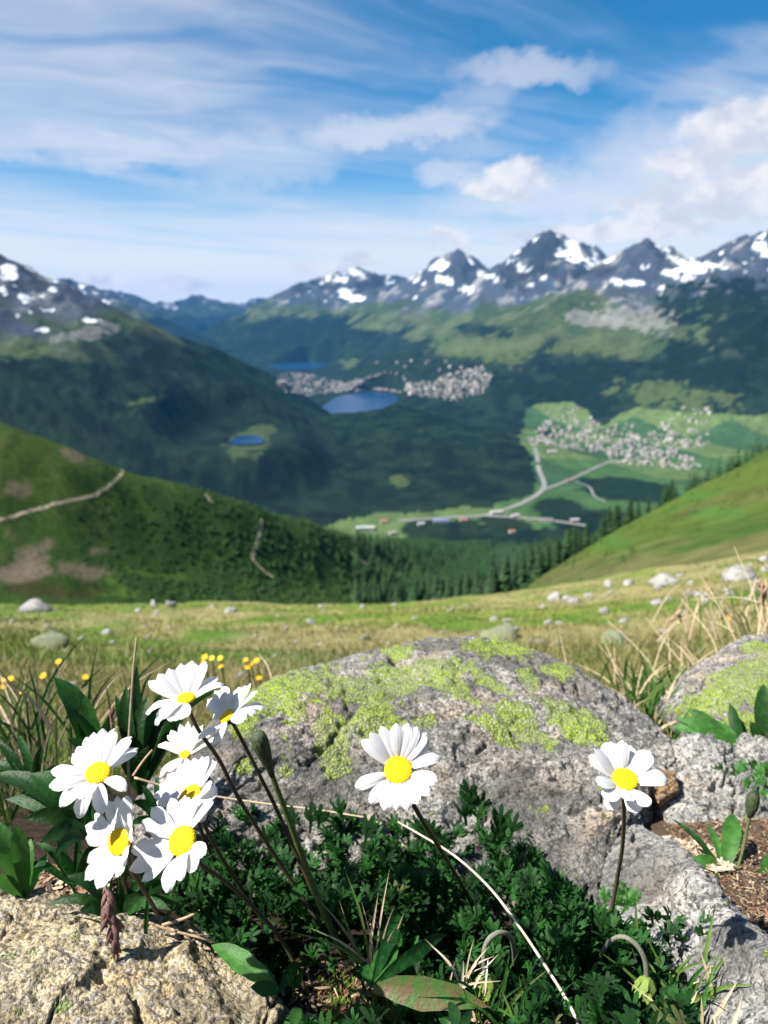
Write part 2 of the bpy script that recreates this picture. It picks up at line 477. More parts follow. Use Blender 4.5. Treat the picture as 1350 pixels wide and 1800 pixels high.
for nm, pp, lz, lb in LAKES:
    a = np.array(pp, float); w = floorP(a[:, 0], a[:, 1], lz); lake_world.append(w)
    inside = inpoly(FX, FY, grow(w, 1.25 if w[:, 1].mean() < 8000 else 1.05)); FZ = np.where(inside, np.minimum(FZ, lz + 1.5), FZ)
    inside = inpoly(FX, FY, grow(w, 1.04)); FZ = np.where(inside, lz - 6, FZ)
# land cover
def nz(s, o=4, seed=0): return fbm(v3(FX, FY, s), o, seed)
N1, N2, N3, N4 = nz(700., 4, 5), nz(220., 3, 8), nz(90., 3, 12), nz(42., 3, 15)
gy_, gx_ = np.gradient(FZ, axis=0) / np.gradient(FY, axis=0), np.gradient(FZ, axis=1) / np.maximum(np.gradient(FX, axis=1), 1)
slope = np.hypot(gx_, gy_)
def lerp(a, b, f): return a + (b - a) * f[..., None]
forest, forest2 = np.array([.004, .012, .007]), np.array([.010, .022, .010])
alp, alp2 = np.array([.030, .050, .020]), np.array([.058, .074, .032])
rockc, scree, snow = np.array([.042, .054, .074]), np.array([.21, .20, .19]), np.array([.74, .76, .79])
field1, field2, field3 = np.array([.042, .092, .028]), np.array([.095, .135, .045]), np.array([.028, .066, .030])
col = lerp(alp, alp2, sstep(-.3, .4, N2))
col = lerp(col, rockc, sstep(.0, .5, (FZ - 40) / 300 + N1 * .8 + N2 * .5 + np.where(FX < -FY * .25, .35, 0)))
col = lerp(col, scree, sstep(.25, .45, N2 + N3 * .5) * sstep(-80, 180, FZ) * .8)
tl = sstep(45, -45, FZ + 265 + 150 * N1 + 110 * N2 + np.where(FX < -200, -150, 0))
fc = lerp(forest, forest2, sstep(-.3, .3, N3))
col = lerp(col, fc, tl)
_k = np.ones(13) / 13
smz = np.apply_along_axis(lambda a: np.convolve(np.pad(a, 6, mode='edge'), _k, 'valid'), 1, FZ)
sn = np.clip((smz - FZ) / 28, -.8, .7) + (FZ - 500) / 620 + N2 * .35 + N3 * .8 + N4 * .6 + N1 * .6 - (slope - .6) * .30 + np.where(FX < -FY * .28, .30, 0) - np.where(FY > 15000, .3, 0)
col = lerp(col, snow, sstep(.40, .56, sn) * sstep(-60, 80, FZ))
_VS = np.stack([FX, FY, FZ], -1); FPX, FPY = proj(_VS); VIS = FPY <= np.minimum.accumulate(FPY, 0) + .8   # front-most surface of each column
def far_at(px, py):
    e = (FPX - px) ** 2 + (FPY - py) ** 2 + np.where(VIS, 0, 1e4)
    i = np.unravel_index(np.argmin(e), e.shape); return _VS[i]
def blob(px, py, D, rx, ry, c, k=1., dy=900, rag=1.5):
    """Paint a patch of land cover (snowfield, scree fan, meadow) at its real place on a flank."""
    global col
    p = far_at(px, py); s = p[1] / F
    r = ((FX - p[0]) / (rx * s)) ** 2 + ((FZ - p[2]) / (ry * s)) ** 2 + ((FY - p[1]) / dy) ** 2 + (N2 * .9 + N3 * .9 + N4 * .8) * rag
    col = lerp(col, np.array(c), sstep(1.1, .75, r) * k)
for a in [(1000, 446, 9500, 22, 14), (1036, 460, 9450, 34, 11), (920, 495, 9600, 14, 9), (1205, 462, 7050, 36, 15), (1195, 485, 6900, 22, 10), (1340, 440, 6550, 14, 14), (860, 490, 10800, 26, 9),
          (625, 480, 13000, 10, 8), (540, 500, 12900, 22, 7), (590, 490, 13000, 16, 7), (615, 520, 12700, 18, 8), (1120, 500, 7000, 14, 5), (1085, 495, 7100, 12, 5), (820, 505, 10900, 10, 10), (780, 492, 11000, 12, 9),
          (1170, 510, 6800, 16, 6), (20, 480, 4200, 12, 12), (50, 525, 4300, 12, 8), (10, 515, 4100, 8, 8), (75, 545, 4350, 18, 6), (130, 560, 4600, 22, 5), (165, 565, 4800, 16, 4), (95, 510, 4700, 8, 6), (300, 540, 17500, 10, 5), (30, 555, 4100, 8, 5), (80, 580, 4200, 12, 4)]:
    for q in range(4):      # each snowfield is a few ragged streaks lying down the slope
        t_ = random.uniform(-1, 1); blob(a[0] + a[3] * (.75 * t_ + random.uniform(-.25, .25)), a[1] + a[4] * (.75 * t_ + random.uniform(-.4, .4)), a[2], a[3] * random.uniform(.25, .6), a[4] * random.uniform(.3, .6), snow, 1., 900, 2.2)
for a in [(1120, 555, 6300, 46, 24), (1040, 562, 6600, 28, 12), (140, 590, 4350, 24, 14), (908, 650, 6200, 14, 7)]: blob(*a, scree, .55, 900, 2.4)
for a in [(945, 455, 9500, 34, 34, rockc * .55), (905, 485, 9700, 24, 25, rockc * .5), (968, 425, 9500, 18, 22, rockc * .6), (935, 440, 9500, 16, 20, rockc * .6), (1050, 475, 9300, 20, 14, rockc * .5), (815, 480, 11000, 22, 26, rockc * .8), (650, 500, 12700, 30, 14, rockc * .6), (545, 505, 12800, 50, 8, rockc * .7)]:
    blob(*a[:5], a[5], .95, 900, .6)
for a in [(1290, 530, 5900, 75, 45, forest), (1310, 590, 5300, 60, 40, forest), (1000, 670, 5600, 110, 45, forest), (1250, 650, 5000, 60, 40, forest), (520, 590, 12200, 190, 34, forest), (840, 580, 9200, 40, 12, forest * 1.2)]:  # first two: cloud shade on the side valley, put into forest colour
    blob(*a, .95, 1400)
for a in [(650, 572, 10600, 30, 6), (780, 590, 9400, 40, 8), (1040, 615, 6000, 70, 12), (800, 612, 8300, 60, 12), (250, 705, 4600, 26, 5), (60, 620, 4150, 30, 10), (620, 640, 9400, 40, 5), (1190, 700, 5050, 90, 22), (1350, 740, 4700, 60, 18), (700, 845, 3300, 18, 3), (880, 620, 6800, 50, 18)]:
    blob(*a, field2 * .62, .8, 700)
# valley meadows
blob(436, 776, 4000, 36, 9, (.050, .075, .030), .8, 500)
fp = np.array([(850, 758), (905, 768), (925, 735), (1000, 736), (1060, 752), (1130, 748), (1230, 750), (1300, 738), (1700, 700), (1900, 900), (1100, 935), (960, 925), (830, 955), (640, 950), (560, 930), (640, 905), (850, 893), (935, 870), (945, 850), (925, 815), (900, 790)], float)
fw = floorP(fp[:, 0], fp[:, 1])
wx, wy = FX + 60 * N2, FY + 60 * N3
cell = np.floor((FX * .8 + FY * .35) / 260) * 7.3 + np.floor((FY * .9 - FX * .3) / 420) * 3.1
cr = np.modf(np.abs(np.sin(cell * 12.9898) * 43758.5))[0]
fieldc = np.where((cr < .4)[..., None], field1, np.where((cr < .72)[..., None], field2, field3))
inside = inpoly(wx, wy, fw) & (FZ < FLOOR + 120)
col = np.where(inside[..., None], lerp(fieldc, field1, .25 + 0 * FX), col)
for a in [(1100, 858, 3300, 90, 10), (1000, 905, 2750, 60, 7), (900, 935, 2500, 60, 12), (1080, 925, 2600, 80, 10), (830, 945, 2480, 50, 8), (760, 940, 2500, 60, 12), (960, 760, 4300, 14, 10)]: blob(*a, forest, .9, 220, .5)
col = lerp(col, col * .55, sstep(11000, 15000, FY))  # farthest land darkened in its colour so the blue haze shows
col *= (1 + .22 * N3 + .12 * N2)[..., None]
m_far = mat_attr("mountain_land", .95, 1 / 60., .6, 1 / 45., 14.0, 'Object', .05)
FV = np.stack([FX, FY, FZ], -1).reshape(-1, 3)
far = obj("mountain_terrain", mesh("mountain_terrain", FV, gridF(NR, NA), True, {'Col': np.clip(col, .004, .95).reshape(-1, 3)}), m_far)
tag(far, "snow-streaked mountains and forested valley under the horizon", "mountains", None, "structure")
def zfar(x, y):
    j = np.clip(np.searchsorted(rr, y) - 1, 0, NR - 2); f = (y - rr[j]) / (rr[j + 1] - rr[j])
    i = np.clip((x / y + .72) / 1.44 * (NA - 1), 0, NA - 1.001); i0 = int(i); g = i - i0
    return (FZ[j, i0] * (1 - g) + FZ[j, i0 + 1] * g) * (1 - f) + (FZ[j + 1, i0] * (1 - g) + FZ[j + 1, i0 + 1] * g) * f

m_water, nt, b, out = new_mat("lake_water")
b.inputs['Base Color'].default_value = (.005, .036, .10, 1); b.inputs['Roughness'].default_value = .22; b.inputs['Specular IOR Level'].default_value = .18
tco = nt.nodes.new('ShaderNodeTexCoord').outputs['Object']
nt.links.new(bump(nt, noise(nt, tco, .08, 4, .6), .6), b.inputs['Normal'])
for (nm, pp, lz, lb), w in zip(LAKES, lake_world):
    q = grow(w, 1.02)
    if 'pond' in lb: q = grow(q, .78) + np.random.default_rng(4).normal(size=(len(q), 2)) * 9
    q = curve(np.vstack([q, q[:1]]), 60)[:-1]
    c0 = q.mean(0); n = len(q)
    V = np.concatenate([np.c_[q, np.full(n, lz)], [[c0[0], c0[1], lz]]])
    o = obj(nm, mesh(nm, V, [[i, (i + 1) % n, n] for i in range(n)], False), m_water)
    tag(o, lb, "lake", None, "structure")

# ---- roads on the valley floor
m_road = mat_plain("pale_asphalt", (.22, .215, .20), (.17, .165, .155), .05, .9, .1)
def ribbon(pts, w, lift=2.0, n=60, zf=zfar):
    p = curve(np.asarray(pts, float)[:, :2], n); t = unit(np.gradient(p, axis=0)); s = np.c_[t[:, 1], -t[:, 0]] * w / 2
    L, R = p - s, p + s
    V = np.array([[a[0], a[1], zf(*a[:2]) + lift] for pr in zip(L, R) for a in pr])
    return V, [[2 * i, 2 * i + 1, 2 * i + 3, 2 * i + 2] for i in range(n - 1)]
ROADS = [([(846, 762), (885, 774), (922, 788), (940, 808), (946, 835), (956, 862), (925, 884), (880, 900), (850, 908), (780, 912), (700, 918)], 20, "pale main road curving past the valley village"),
         ([(956, 866), (1000, 850), (1040, 832), (1075, 815)], 14, "straight pale side road running to the valley village"),
         ([(850, 908), (920, 912), (980, 918), (1030, 925)], 22, "pale road along the river at the foot of the forest"),
         ([(1010, 852), (1035, 860), (1045, 875), (1065, 885)], 9, "thin pale farm track between valley meadows")]
for pp, w, lb in ROADS:
    a = np.array(pp, float); V, Fc = ribbon(floorP(a[:, 0], a[:, 1]), w)
    tag(obj("road", mesh("road", V, Fc, False), m_road), lb, "road", None, "structure")

# ---- houses: one mesh per kind, walls and pitched roof, with window rows set into the walls
m_wall = mat_plain("pale_render", (.50, .46, .41), (.38, .35, .31), .2, .9, .1, rand=.4)
m_roof = mat_plain("slate_roof", (.22, .20, .20), (.30, .26, .24), .3, .8, .2, rand=.45)
m_pane = mat_plain("dark_window", (.03, .035, .04), None, 1, .2, .5)
def house_mesh(w, d, h, r, floors):
    mb = MB(); V = [(-w, -d, -6), (w, -d, -6), (w, d, -6), (-w, d, -6), (-w, -d, h), (w, -d, h), (w, d, h), (-w, d, h), (-w, 0, h + r), (w, 0, h + r)]
    mb.add(np.array(V) * 1., [[0, 1, 5, 4], [2, 3, 7, 6], [1, 2, 6, 9, 5], [3, 0, 4, 8, 7]])
    nwall = len(mb.F)
    e = .8; hh = h - e * r / d
    V = [(-w - e, -d - e, hh), (w + e, -d - e, hh), (w + e, 0, h + r + .1), (-w - e, 0, h + r + .1), (-w - e, d + e, hh), (w + e, d + e, hh)]
    V = V + [(a, b_, c_ + .5) for a, b_, c_ in V]
    mb.add(np.array(V) * 1., [[6, 7, 8, 9], [9, 8, 11, 10], [0, 3, 2, 1], [3, 4, 5, 2], [0, 1, 7, 6], [4, 10, 11, 5], [0, 6, 9, 3], [3, 9, 10, 4], [1, 2, 8, 7], [2, 5, 11, 8]])
    nroof = len(mb.F)
    for f in range(floors):
        for x in np.arange(-w + 1.6, w - 1, 2.8):
            z = .9 + f * 2.8
            if z + 1.3 > h: continue
            for s in (-1, 1): mb.add([(x - .5, s * (d + .04), z), (x + .5, s * (d + .04), z), (x + .5, s * (d + .04), z + 1.3), (x - .5, s * (d + .04), z + 1.3)], [[0, 1, 2, 3]])
    V, Fc = mb.get(); me = mesh("house", V, Fc, False)
    for m in (m_wall, m_roof, m_pane): me.materials.append(m)
    me.polygons.foreach_set('material_index', np.array([0] * nwall + [1] * (nroof - nwall) + [2] * (len(Fc) - nroof), np.int32))
    return me
HM = [house_mesh(6, 5, 6, 3.2, 2), house_mesh(8, 6, 8, 3.5, 3), house_mesh(11, 6.5, 9, 3, 3), house_mesh(7, 7, 10, 2.5, 3), house_mesh(16, 8, 13, 3, 4)]
m_town = mat_attr("town_walls", .85, None)
def village(poly, n, label, group, kinds, scale=1.0, sep=15, flat=True, name="village_house", extra=0, extra_label=None):
    poly = np.array(poly, float); got = []
    lo, hi = poly.min(0), poly.max(0); tries = 0
    while len(got) < n and tries < 9000:
        tries += 1
        px, py = random.uniform(lo[0], hi[0]), random.uniform(lo[1], hi[1])
        if not inpoly(np.array(px), np.array(py), poly): continue
        p = floorP(px, py) if flat else far_at(px, py)
        if any((p[0] - q[0]) ** 2 + (p[1] - q[1]) ** 2 < sep * sep for q in got): continue
        got.append(p)
        z = zfar(p[0], p[1])
        o = obj(name, HM[random.choice(kinds)]); o.location = (p[0], p[1], z)
        o.rotation_euler = (0, 0, random.choice([.3, .3 + math.pi / 2, -.2, 1.2]) + random.uniform(-.15, .15)); k = scale * random.uniform(.8, 1.25); o.scale = (k, k, k)
        tag(o, label, "house", group)
    if extra:
        mbh = MB(); n2 = 0; tries = 0; dens = 0
        while n2 < extra and tries < 9000:
            tries += 1; px, py = random.uniform(lo[0], hi[0]), random.uniform(lo[1], hi[1])
            if not inpoly(np.array(px), np.array(py), poly): continue
            p = floorP(px, py) if flat else far_at(px, py)
            if any((p[0] - q[0]) ** 2 + (p[1] - q[1]) ** 2 < (sep * .8) ** 2 for q in got): continue
            got.append(p); n2 += 1; a = random.choice([.3, 1.87]) + random.uniform(-.2, .2); R = np.array(Matrix.Rotation(a, 3, 'Z')); s_ = scale * random.uniform(.7, 1.1); w, d, h, r = 6 * s_, 5 * s_, 6 * s_, 3 * s_
            V = np.array([(-w, -d, -6), (w, -d, -6), (w, d, -6), (-w, d, -6), (-w, -d, h), (w, -d, h), (w, d, h), (-w, d, h), (-w, 0, h + r), (w, 0, h + r)]) @ R.T + np.array([p[0], p[1], zfar(p[0], p[1])])
            wc, rc = np.array([.46, .42, .37]) * random.uniform(.6, 1.15), np.array([.20, .17, .16]) * random.uniform(.6, 1.6)
            mbh.add(V, [[0, 1, 5, 4], [2, 3, 7, 6], [1, 2, 6, 9, 5], [3, 0, 4, 8, 7]], wc); mbh.add(V[4:] + (0, 0, .2), [[0, 1, 5, 4], [2, 3, 4, 5]], rc)
        V, Fc = mbh.get(); tag(obj("village_rooftops", mesh("village_rooftops", V, Fc, False, mbh.attrs()), m_town), extra_label, "village", None, "stuff")
village([(925, 795), (930, 765), (960, 738), (1010, 738), (1060, 752), (1110, 757), (1130, 765), (1190, 757), (1245, 760), (1245, 785), (1190, 795), (1235, 815), (1230, 828), (1150, 822), (1070, 818), (1060, 800), (990, 795), (940, 800)],
        165, "small pale house in the village among green valley meadows", "houses of the meadow village", [0, 1, 2, 3], 1.15, 18, extra=330, extra_label="crowd of tiny houses filling the meadow village")
village([(483, 664), (510, 654), (560, 662), (600, 672), (650, 664), (700, 674), (760, 670), (800, 655), (840, 645), (866, 660), (850, 690), (800, 705), (740, 696), (690, 686), (640, 686), (590, 690), (540, 697), (500, 690)],
        115, "pale house of the white town beside the long lake", "houses of the lakeside town", [1, 2, 3, 4], 1.35, 26, False, extra=420, extra_label="crowd of tiny houses filling the lakeside town")
village([(585, 678), (640, 668), (705, 670), (705, 686), (640, 684), (590, 690)], 22, "pale house of the white town beside the long lake", "houses of the lakeside town", [1, 2, 3, 4], 1.35, 26, False, extra=70, extra_label="tiny houses along the far shore of the long lake")
village([(640, 640), (700, 630), (760, 640), (850, 630), (880, 660), (760, 650)], 10, "lone pale chalet on the wooded slope above the lakeside town", "chalets above the lakeside town", [1, 2], 1.5, 60, False, "chalet")
m_blue = mat_plain("blue_metal_roof", (.16, .20, .34), (.12, .16, .28), .3, .5, .4)
m_red = mat_plain("rust_roof", (.32, .16, .10), (.26, .12, .08), .3, .8, .2)
m_pale = mat_plain("pale_sheet_roof", (.38, .37, .36), (.28, .28, .27), .3, .7, .2)
def shed(px, py, w, d, h, rot, label, roof):
    p = floorP(px, py, FLOOR + 4); z = zfar(p[0], p[1]); o = thing("valley_building", label, "building", (p[0], p[1], z)); o.rotation_euler = (0, 0, rot)
    V = np.array([(-w, -d, -4), (w, -d, -4), (w, d, -4), (-w, d, -4), (-w, -d, h), (w, -d, h), (w, d, h), (-w, d, h), (-w, 0, h + d * .35), (w, 0, h + d * .35)], float)
    obj("wall", mesh("wall", V, [[0, 1, 5, 4], [2, 3, 7, 6], [1, 2, 6, 9, 5], [3, 0, 4, 8, 7]], False), m_wall, o)
    e = 1.; r = h + d * .35; V = np.array([(-w - e, -d - e, h - .3), (w + e, -d - e, h - .3), (w + e, 0, r + .3), (-w - e, 0, r + .3), (-w - e, d + e, h - .3), (w + e, d + e, h - .3)], float)
    V = np.concatenate([V, V + (0, 0, .6)])
    obj("roof", mesh("roof", V, [[6, 7, 8, 9], [9, 8, 11, 10], [0, 3, 2, 1], [3, 4, 5, 2], [0, 1, 7, 6], [4, 10, 11, 5], [0, 6, 9, 3], [3, 9, 10, 4], [1, 2, 8, 7], [2, 5, 11, 8]], False), roof, o)
    mb = MB()
    for x in np.arange(-w + 3, w - 3, 5.): mb.add([(x, -d - .05, 1.5), (x + 2.6, -d - .05, 1.5), (x + 2.6, -d - .05, 4), (x, -d - .05, 4)], [[0, 1, 2, 3]])
    V, Fc = mb.get()
    for k in range(0, len(Fc)): obj("window", mesh("window", V[k * 4:k * 4 + 4], [[0, 1, 2, 3]], False), m_pane, o)
for a in [(642, 930, 30, 12, 9, .1, "long pale hall at the foot of the forested hill", m_pale), (690, 938, 10, 8, 8, .3, "small grey-roofed building beside the long pale hall", m_roof), (675, 918, 12, 8, 7, .2, "brown-roofed building behind the long pale hall", m_red),
          (775, 917, 26, 9, 7, .05, "long building with a blue roof on the valley road", m_blue), (740, 922, 11, 8, 7, .2, "low pale building left of the blue roof", m_pale), (815, 915, 13, 8, 7, .1, "rust-roofed building at the end of the blue roof", m_red),
          (872, 903, 20, 10, 9, .2, "broad pale building at the road junction", m_pale), (905, 908, 14, 9, 8, .4, "grey-roofed building by the road junction", m_roof), (960, 915, 22, 9, 7, -.1, "long low building on the riverside road", m_roof), (1010, 915, 14, 8, 7, .1, "pale building where the riverside road meets the forest", m_pale),
          (900, 935, 9, 7, 7, .1, "lone rust-roofed house in the forest clearing", m_red), (1000, 850, 13, 7, 6, .4, "barn beside the straight side road", m_red), (970, 808, 22, 9, 7, .15, "long pale hall below the meadow village", m_pale)]:
    shed(*a)

# ---- near hillside: spur on the left, wooded gully, grassy shoulder on the right (metres ahead, tangent below the horizon at successive break lines)
def tn(py): return math.tan(TH + math.atan((py - 900) / F))
HC = np.array([-500, -200, 0, 110, 210, 320, 450, 560, 640, 720, 800, 870, 920, 1050, 1200, 1350, 1650], float)
HK = [  # metres ahead and pixel row of each break line: meadow edge, hidden drop, gully, crest, far side, foot
    [(20, 1130), (60, 1120), (260, 1075), (430, 520), (520, 900), (1700, 1130)],
    [(20, 1130), (60, 1120), (270, 1075), (428, 660), (520, 950), (1700, 1130)],
    [(20, 1130), (60, 1120), (290, 1075), (432, 741), (530, 960), (1700, 1130)],
    [(20, 1130), (60, 1120), (305, 1075), (446, 785), (545, 980), (1700, 1130)],
    [(20, 1130), (60, 1120), (325, 1075), (466, 826), (570, 980), (1700, 1130)],
    [(20, 1130), (60, 1120), (350, 1075), (490, 852), (600, 990), (1800, 1120)],
    [(20, 1130), (60, 1115), (380, 1073), (530, 889), (660, 1000), (1900, 1100)],
    [(20, 1130), (60, 1110), (410, 1070), (590, 926), (760, 1000), (2000, 1080)],
    [(20, 1130), (60, 1105), (440, 1068), (680, 955), (900, 1000), (2100, 1060)],
    [(20, 1130), (60, 1098), (470, 1065), (900, 965), (1300, 990), (2200, 1030)],
    [(20, 1130), (60, 1085), (470, 1062), (1350, 962), (1800, 985), (2400, 1000)],
    [(20, 1125), (75, 1062), (420, 1055), (1500, 960), (1900, 980), (2500, 990)],
    [(20, 1120), (92, 1040), (380, 1055), (1400, 958), (1900, 980), (2500, 990)],
    [(20, 1095), (120, 956), (330, 1000), (1100, 950), (1700, 980), (2500, 990)],
    [(20, 1070), (150, 872), (300, 930), (900, 930), (1500, 980), (2500, 990)],
    [(20, 1040), (180, 790), (320, 850), (800, 900), (1400, 980), (2500, 990)],
    [(20, 990), (220, 640), (380, 720), (900, 860), (1500, 980), (2500, 990)]]
HKa = np.array([[(math.log(d), tn(p)) for d, p in c] for c in HK])       # column, knot, (ln D, tan)
MC, MR = 420, 260
def interp_cols(A, n):
    px = np.linspace(HC[0], HC[-1], n); out = np.empty((n,) + A.shape[1:])
    for k in range(A.shape[1]):
        for c in range(A.shape[2]): out[:, k, c] = np.interp(px, HC, A[:, k, c])
    w = 9; ker = np.hanning(w + 2)[1:-1]; ker /= ker.sum()
    pad = np.concatenate([np.repeat(out[:1], w // 2, 0), out, np.repeat(out[-1:], w // 2, 0)])
    return px, sum(ker[i] * pad[i:i + n] for i in range(w))
hpx, HI = interp_cols(HKa, MC)
def pchip(A, n):      # monotone cubic along the knot axis
    k = A.shape[1]; t = np.linspace(0, k - 1, n); i = np.minimum(t.astype(int), k - 2); f = (t - i)[None, :, None]
    d = np.diff(A, axis=1); s = np.zeros_like(A)
    pr = d[:, :-1] * d[:, 1:]; s[:, 1:-1] = np.where(pr > 0, 2 * pr / (d[:, :-1] + d[:, 1:] + 1e-12), 0)
    s[:, 0] = d[:, 0]; s[:, -1] = d[:, -1]
    a, b_, sa, sb = A[:, i], A[:, i + 1], s[:, i], s[:, i + 1]
    return (2 * f ** 3 - 3 * f ** 2 + 1) * a + (f ** 3 - 2 * f ** 2 + f) * sa + (-2 * f ** 3 + 3 * f ** 2) * b_ + (f ** 3 - f ** 2) * sb, t
HS, tk = pchip(HI, MR)
HY = np.exp(HS[..., 0]).T; HT = HS[..., 1].T                               # rows = knots, columns = azimuth
HVV = (ST - HT * CT) / (CT + HT * ST)
HX = HY * ((hpx[None] - 675) / F) / (CT + ST * HVV)
HZ = -HY * HT
amp = np.clip(HY / 100, .05, 6)
HN1, HN2, HN3 = fbm(v3(HX, HY, 60.), 4, 41), fbm(v3(HX, HY, 14.), 4, 43), fbm(v3(HX, HY, 170.), 3, 47)
HN4 = fbm(v3(HX, HY, 4.5), 3, 49)
HZ = HZ + (HN1 * 1.1 + HN2 * .35) * amp * sstep(20, 60, HY) + HN4 * .30 * sstep(20, 45, HY)
HV = np.stack([HX, HY, HZ], -1)
HPX, HPY = proj(HV)
TK = np.broadcast_to(tk[:, None], HX.shape)
HVIS = HPY <= np.minimum.accumulate(HPY, 0) + .5
grass_a, grass_b, grass_tan = np.array([.050, .105, .020]), np.array([.085, .14, .030]), np.array([.20, .17, .085])
hcm = np.array([.55, .53, .50])
bush, bare = np.array([.018, .045, .012]), np.array([.24, .20, .145])
hc = lerp(grass_a, grass_b, sstep(-.35, .35, HN1 + HN2 * .4))
rightside = sstep(850, 960, HPX)
hc = lerp(hc, np.array([.078, .125, .022]), rightside * .8 * sstep(-.5, .3, HN2 + HN1))
hc = lerp(hc, grass_tan, sstep(.05, .5, HN2 + .7 * HN3 + HN4 * .5 + .5 * rightside * sstep(110, 30, HY)) * (.50 - .10 * rightside))
hc = lerp(hc, hc * .5, sstep(.1, .5, HN4 + HN2 * .4) * rightside * .6)
# heath and dwarf shrub on the spur, thickening downhill to the right
cov = sstep(.1, .7, (HPX - 120) / 500 + (HPY - 850) / 420 + HN1 * .8 + HN2 * .9) * (HPX < 900)
hc = lerp(hc, np.array([.034, .085, .018]), cov * .9)
HW = (HPX < 800) & (TK > 1.8) & (TK < 3.2)
def hblob(px, py, rx, ry, c, k=1.):
    global hc
    r = ((HPX - px) / rx) ** 2 + ((HPY - py) / ry) ** 2 + HN2 * 2.2 + HN1 * 1.2
    hc = lerp(hc, np.array(c), sstep(1.1, .6, r) * k * HVIS)
for a in [(120, 1005, 110, 16), (40, 1010, 60, 14), (65, 970, 40, 25), (170, 970, 22, 8), (665, 985, 12, 5), (130, 800, 26, 14), (30, 860, 30, 16)]: hblob(*a, bare, .75)
for a in [(235, 1020, 60, 24), (220, 1040, 60, 12)]: hblob(*a, np.array([.10, .19, .03]), .9)
for a in [(110, 1035, 90, 18), (60, 1040, 60, 16)]: hblob(*a, np.array([.06, .07, .02]), .8)
for a in [(1250, 900, 60, 12), (1050, 950, 60, 16), (1200, 870, 90, 9)]: hblob(*a, np.array([.05, .16, .03]), .5)
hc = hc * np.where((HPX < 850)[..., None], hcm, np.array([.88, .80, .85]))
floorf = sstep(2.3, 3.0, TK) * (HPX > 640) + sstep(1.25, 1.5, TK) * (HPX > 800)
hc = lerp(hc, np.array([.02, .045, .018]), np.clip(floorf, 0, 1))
m_hill = mat_attr("hill_turf", .95, .35, .75, .4, .9, 'Object', .05)
hill = obj("hillside_terrain", mesh("hillside_terrain", HV.reshape(-1, 3), gridF(MR, MC), True, {'Col': np.clip(hc, .003, .9).reshape(-1, 3)}), m_hill)
tag(hill, "heath-covered spur, wooded gully and bright grassy shoulder beyond the meadow", "hillside", None, "structure")
def hill_at(px, py, lo=1.6, hi=3.3):
    e = (HPX - px) ** 2 + (HPY - py) ** 2 + np.where((TK > lo) & (TK < hi) & HVIS, 0, 1e5)
    i = np.unravel_index(np.argmin(e), e.shape); return HV[i]
m_path = mat_plain("gravel_path", (.32, .27, .19), (.25, .21, .14), .5, .95, .05)
def hill_path(pp, w, label, lo=1.6, hi=3.3):
    q = np.array([hill_at(a, b_, lo, hi) for a, b_ in curve(np.array(pp, float), 46)])
    ker = np.ones(5) / 5; qs = np.stack([np.convolve(np.pad(q[:, c], 2, mode='edge'), ker, 'valid') for c in range(3)], 1)
    t = unit(np.gradient(qs, axis=0)); s = unit(np.cross(t, (0, 0, 1))) * w / 2; up = np.array([0, -.25, .55])
    V = np.stack([qs - s, qs + s], 1).reshape(-1, 3); n = len(qs)
    for v_ in V:
        e = (HX - v_[0]) ** 2 + (HY - v_[1]) ** 2; k = np.argpartition(e.ravel(), 4)[:4]; wt = 1 / (e.ravel()[k] + .3); v_[2] = (HZ.ravel()[k] * wt).sum() / wt.sum() + .22
    tag(obj("path", mesh("path", V, [[2 * i, 2 * i + 1, 2 * i + 3, 2 * i + 2] for i in range(n - 1)], False), m_path), label, "path", None, "structure")
hill_path([(-20, 922), (50, 900), (110, 884), (160, 872), (190, 856), (208, 840), (218, 828)], 1.6, "sandy footpath climbing the grassy spur on the left")
hill_path([(362, 868), (372, 885)], 1.6, "short bare track near the top of the dark spur")
hill_path([(462, 912), (456, 940), (448, 965), (445, 985), (465, 1005), (482, 1016)], 2.0, "thin winding track down the bushy dark spur")
hill_path([(612, 968), (640, 990), (670, 998), (712, 1014)], 3.4, "pale straight track through the gully forest")

# ---- conifers
m_trunk = mat_plain("conifer_bark", (.09, .065, .045), (.06, .045, .03), 4, .95, .1)
m_needle = mat_plain("conifer_needles", (.026, .060, .020), (.016, .040, .016), 1.2, .8, .15, rand=.35)
def conifer(layers, per, rnd, h=1.0, r=.24):
    V, Fc = [], []
    for k in range(layers):
        f = k / layers; z = .10 + .88 * f; R = r * (1 - f) ** .85 + .015
        for j in range(per):
            a = (j + rnd.random() * .9) / per * 2 * math.pi + k * .7; L = R * rnd.uniform(.65, 1.15); w = L * rnd.uniform(.28, .42) + .012
            ca_, sa_ = math.cos(a), math.sin(a); z0 = z + rnd.uniform(-.02, .02); dz = L * rnd.uniform(.2, .5); n = len(V)
            V += [(0, 0, z0 + .05), (ca_ * L * .55 - sa_ * w, sa_ * L * .55 + ca_ * w, z0 - dz * .3), (ca_ * L, sa_ * L, z0 - dz), (ca_ * L * .55 + sa_ * w, sa_ * L * .55 - ca_ * w, z0 - dz * .3)]
            Fc += [[n, n + 1, n + 2], [n, n + 2, n + 3]]
    n = len(V); V += [(0, 0, 1.02), (.018, 0, .9), (-.01, .016, .9), (-.01, -.016, .9)]; Fc += [[n, n + 1, n + 2], [n, n + 2, n + 3], [n, n + 3, n + 1]]
    return np.array(V), Fc
rt = random.Random(3)
TREES = []
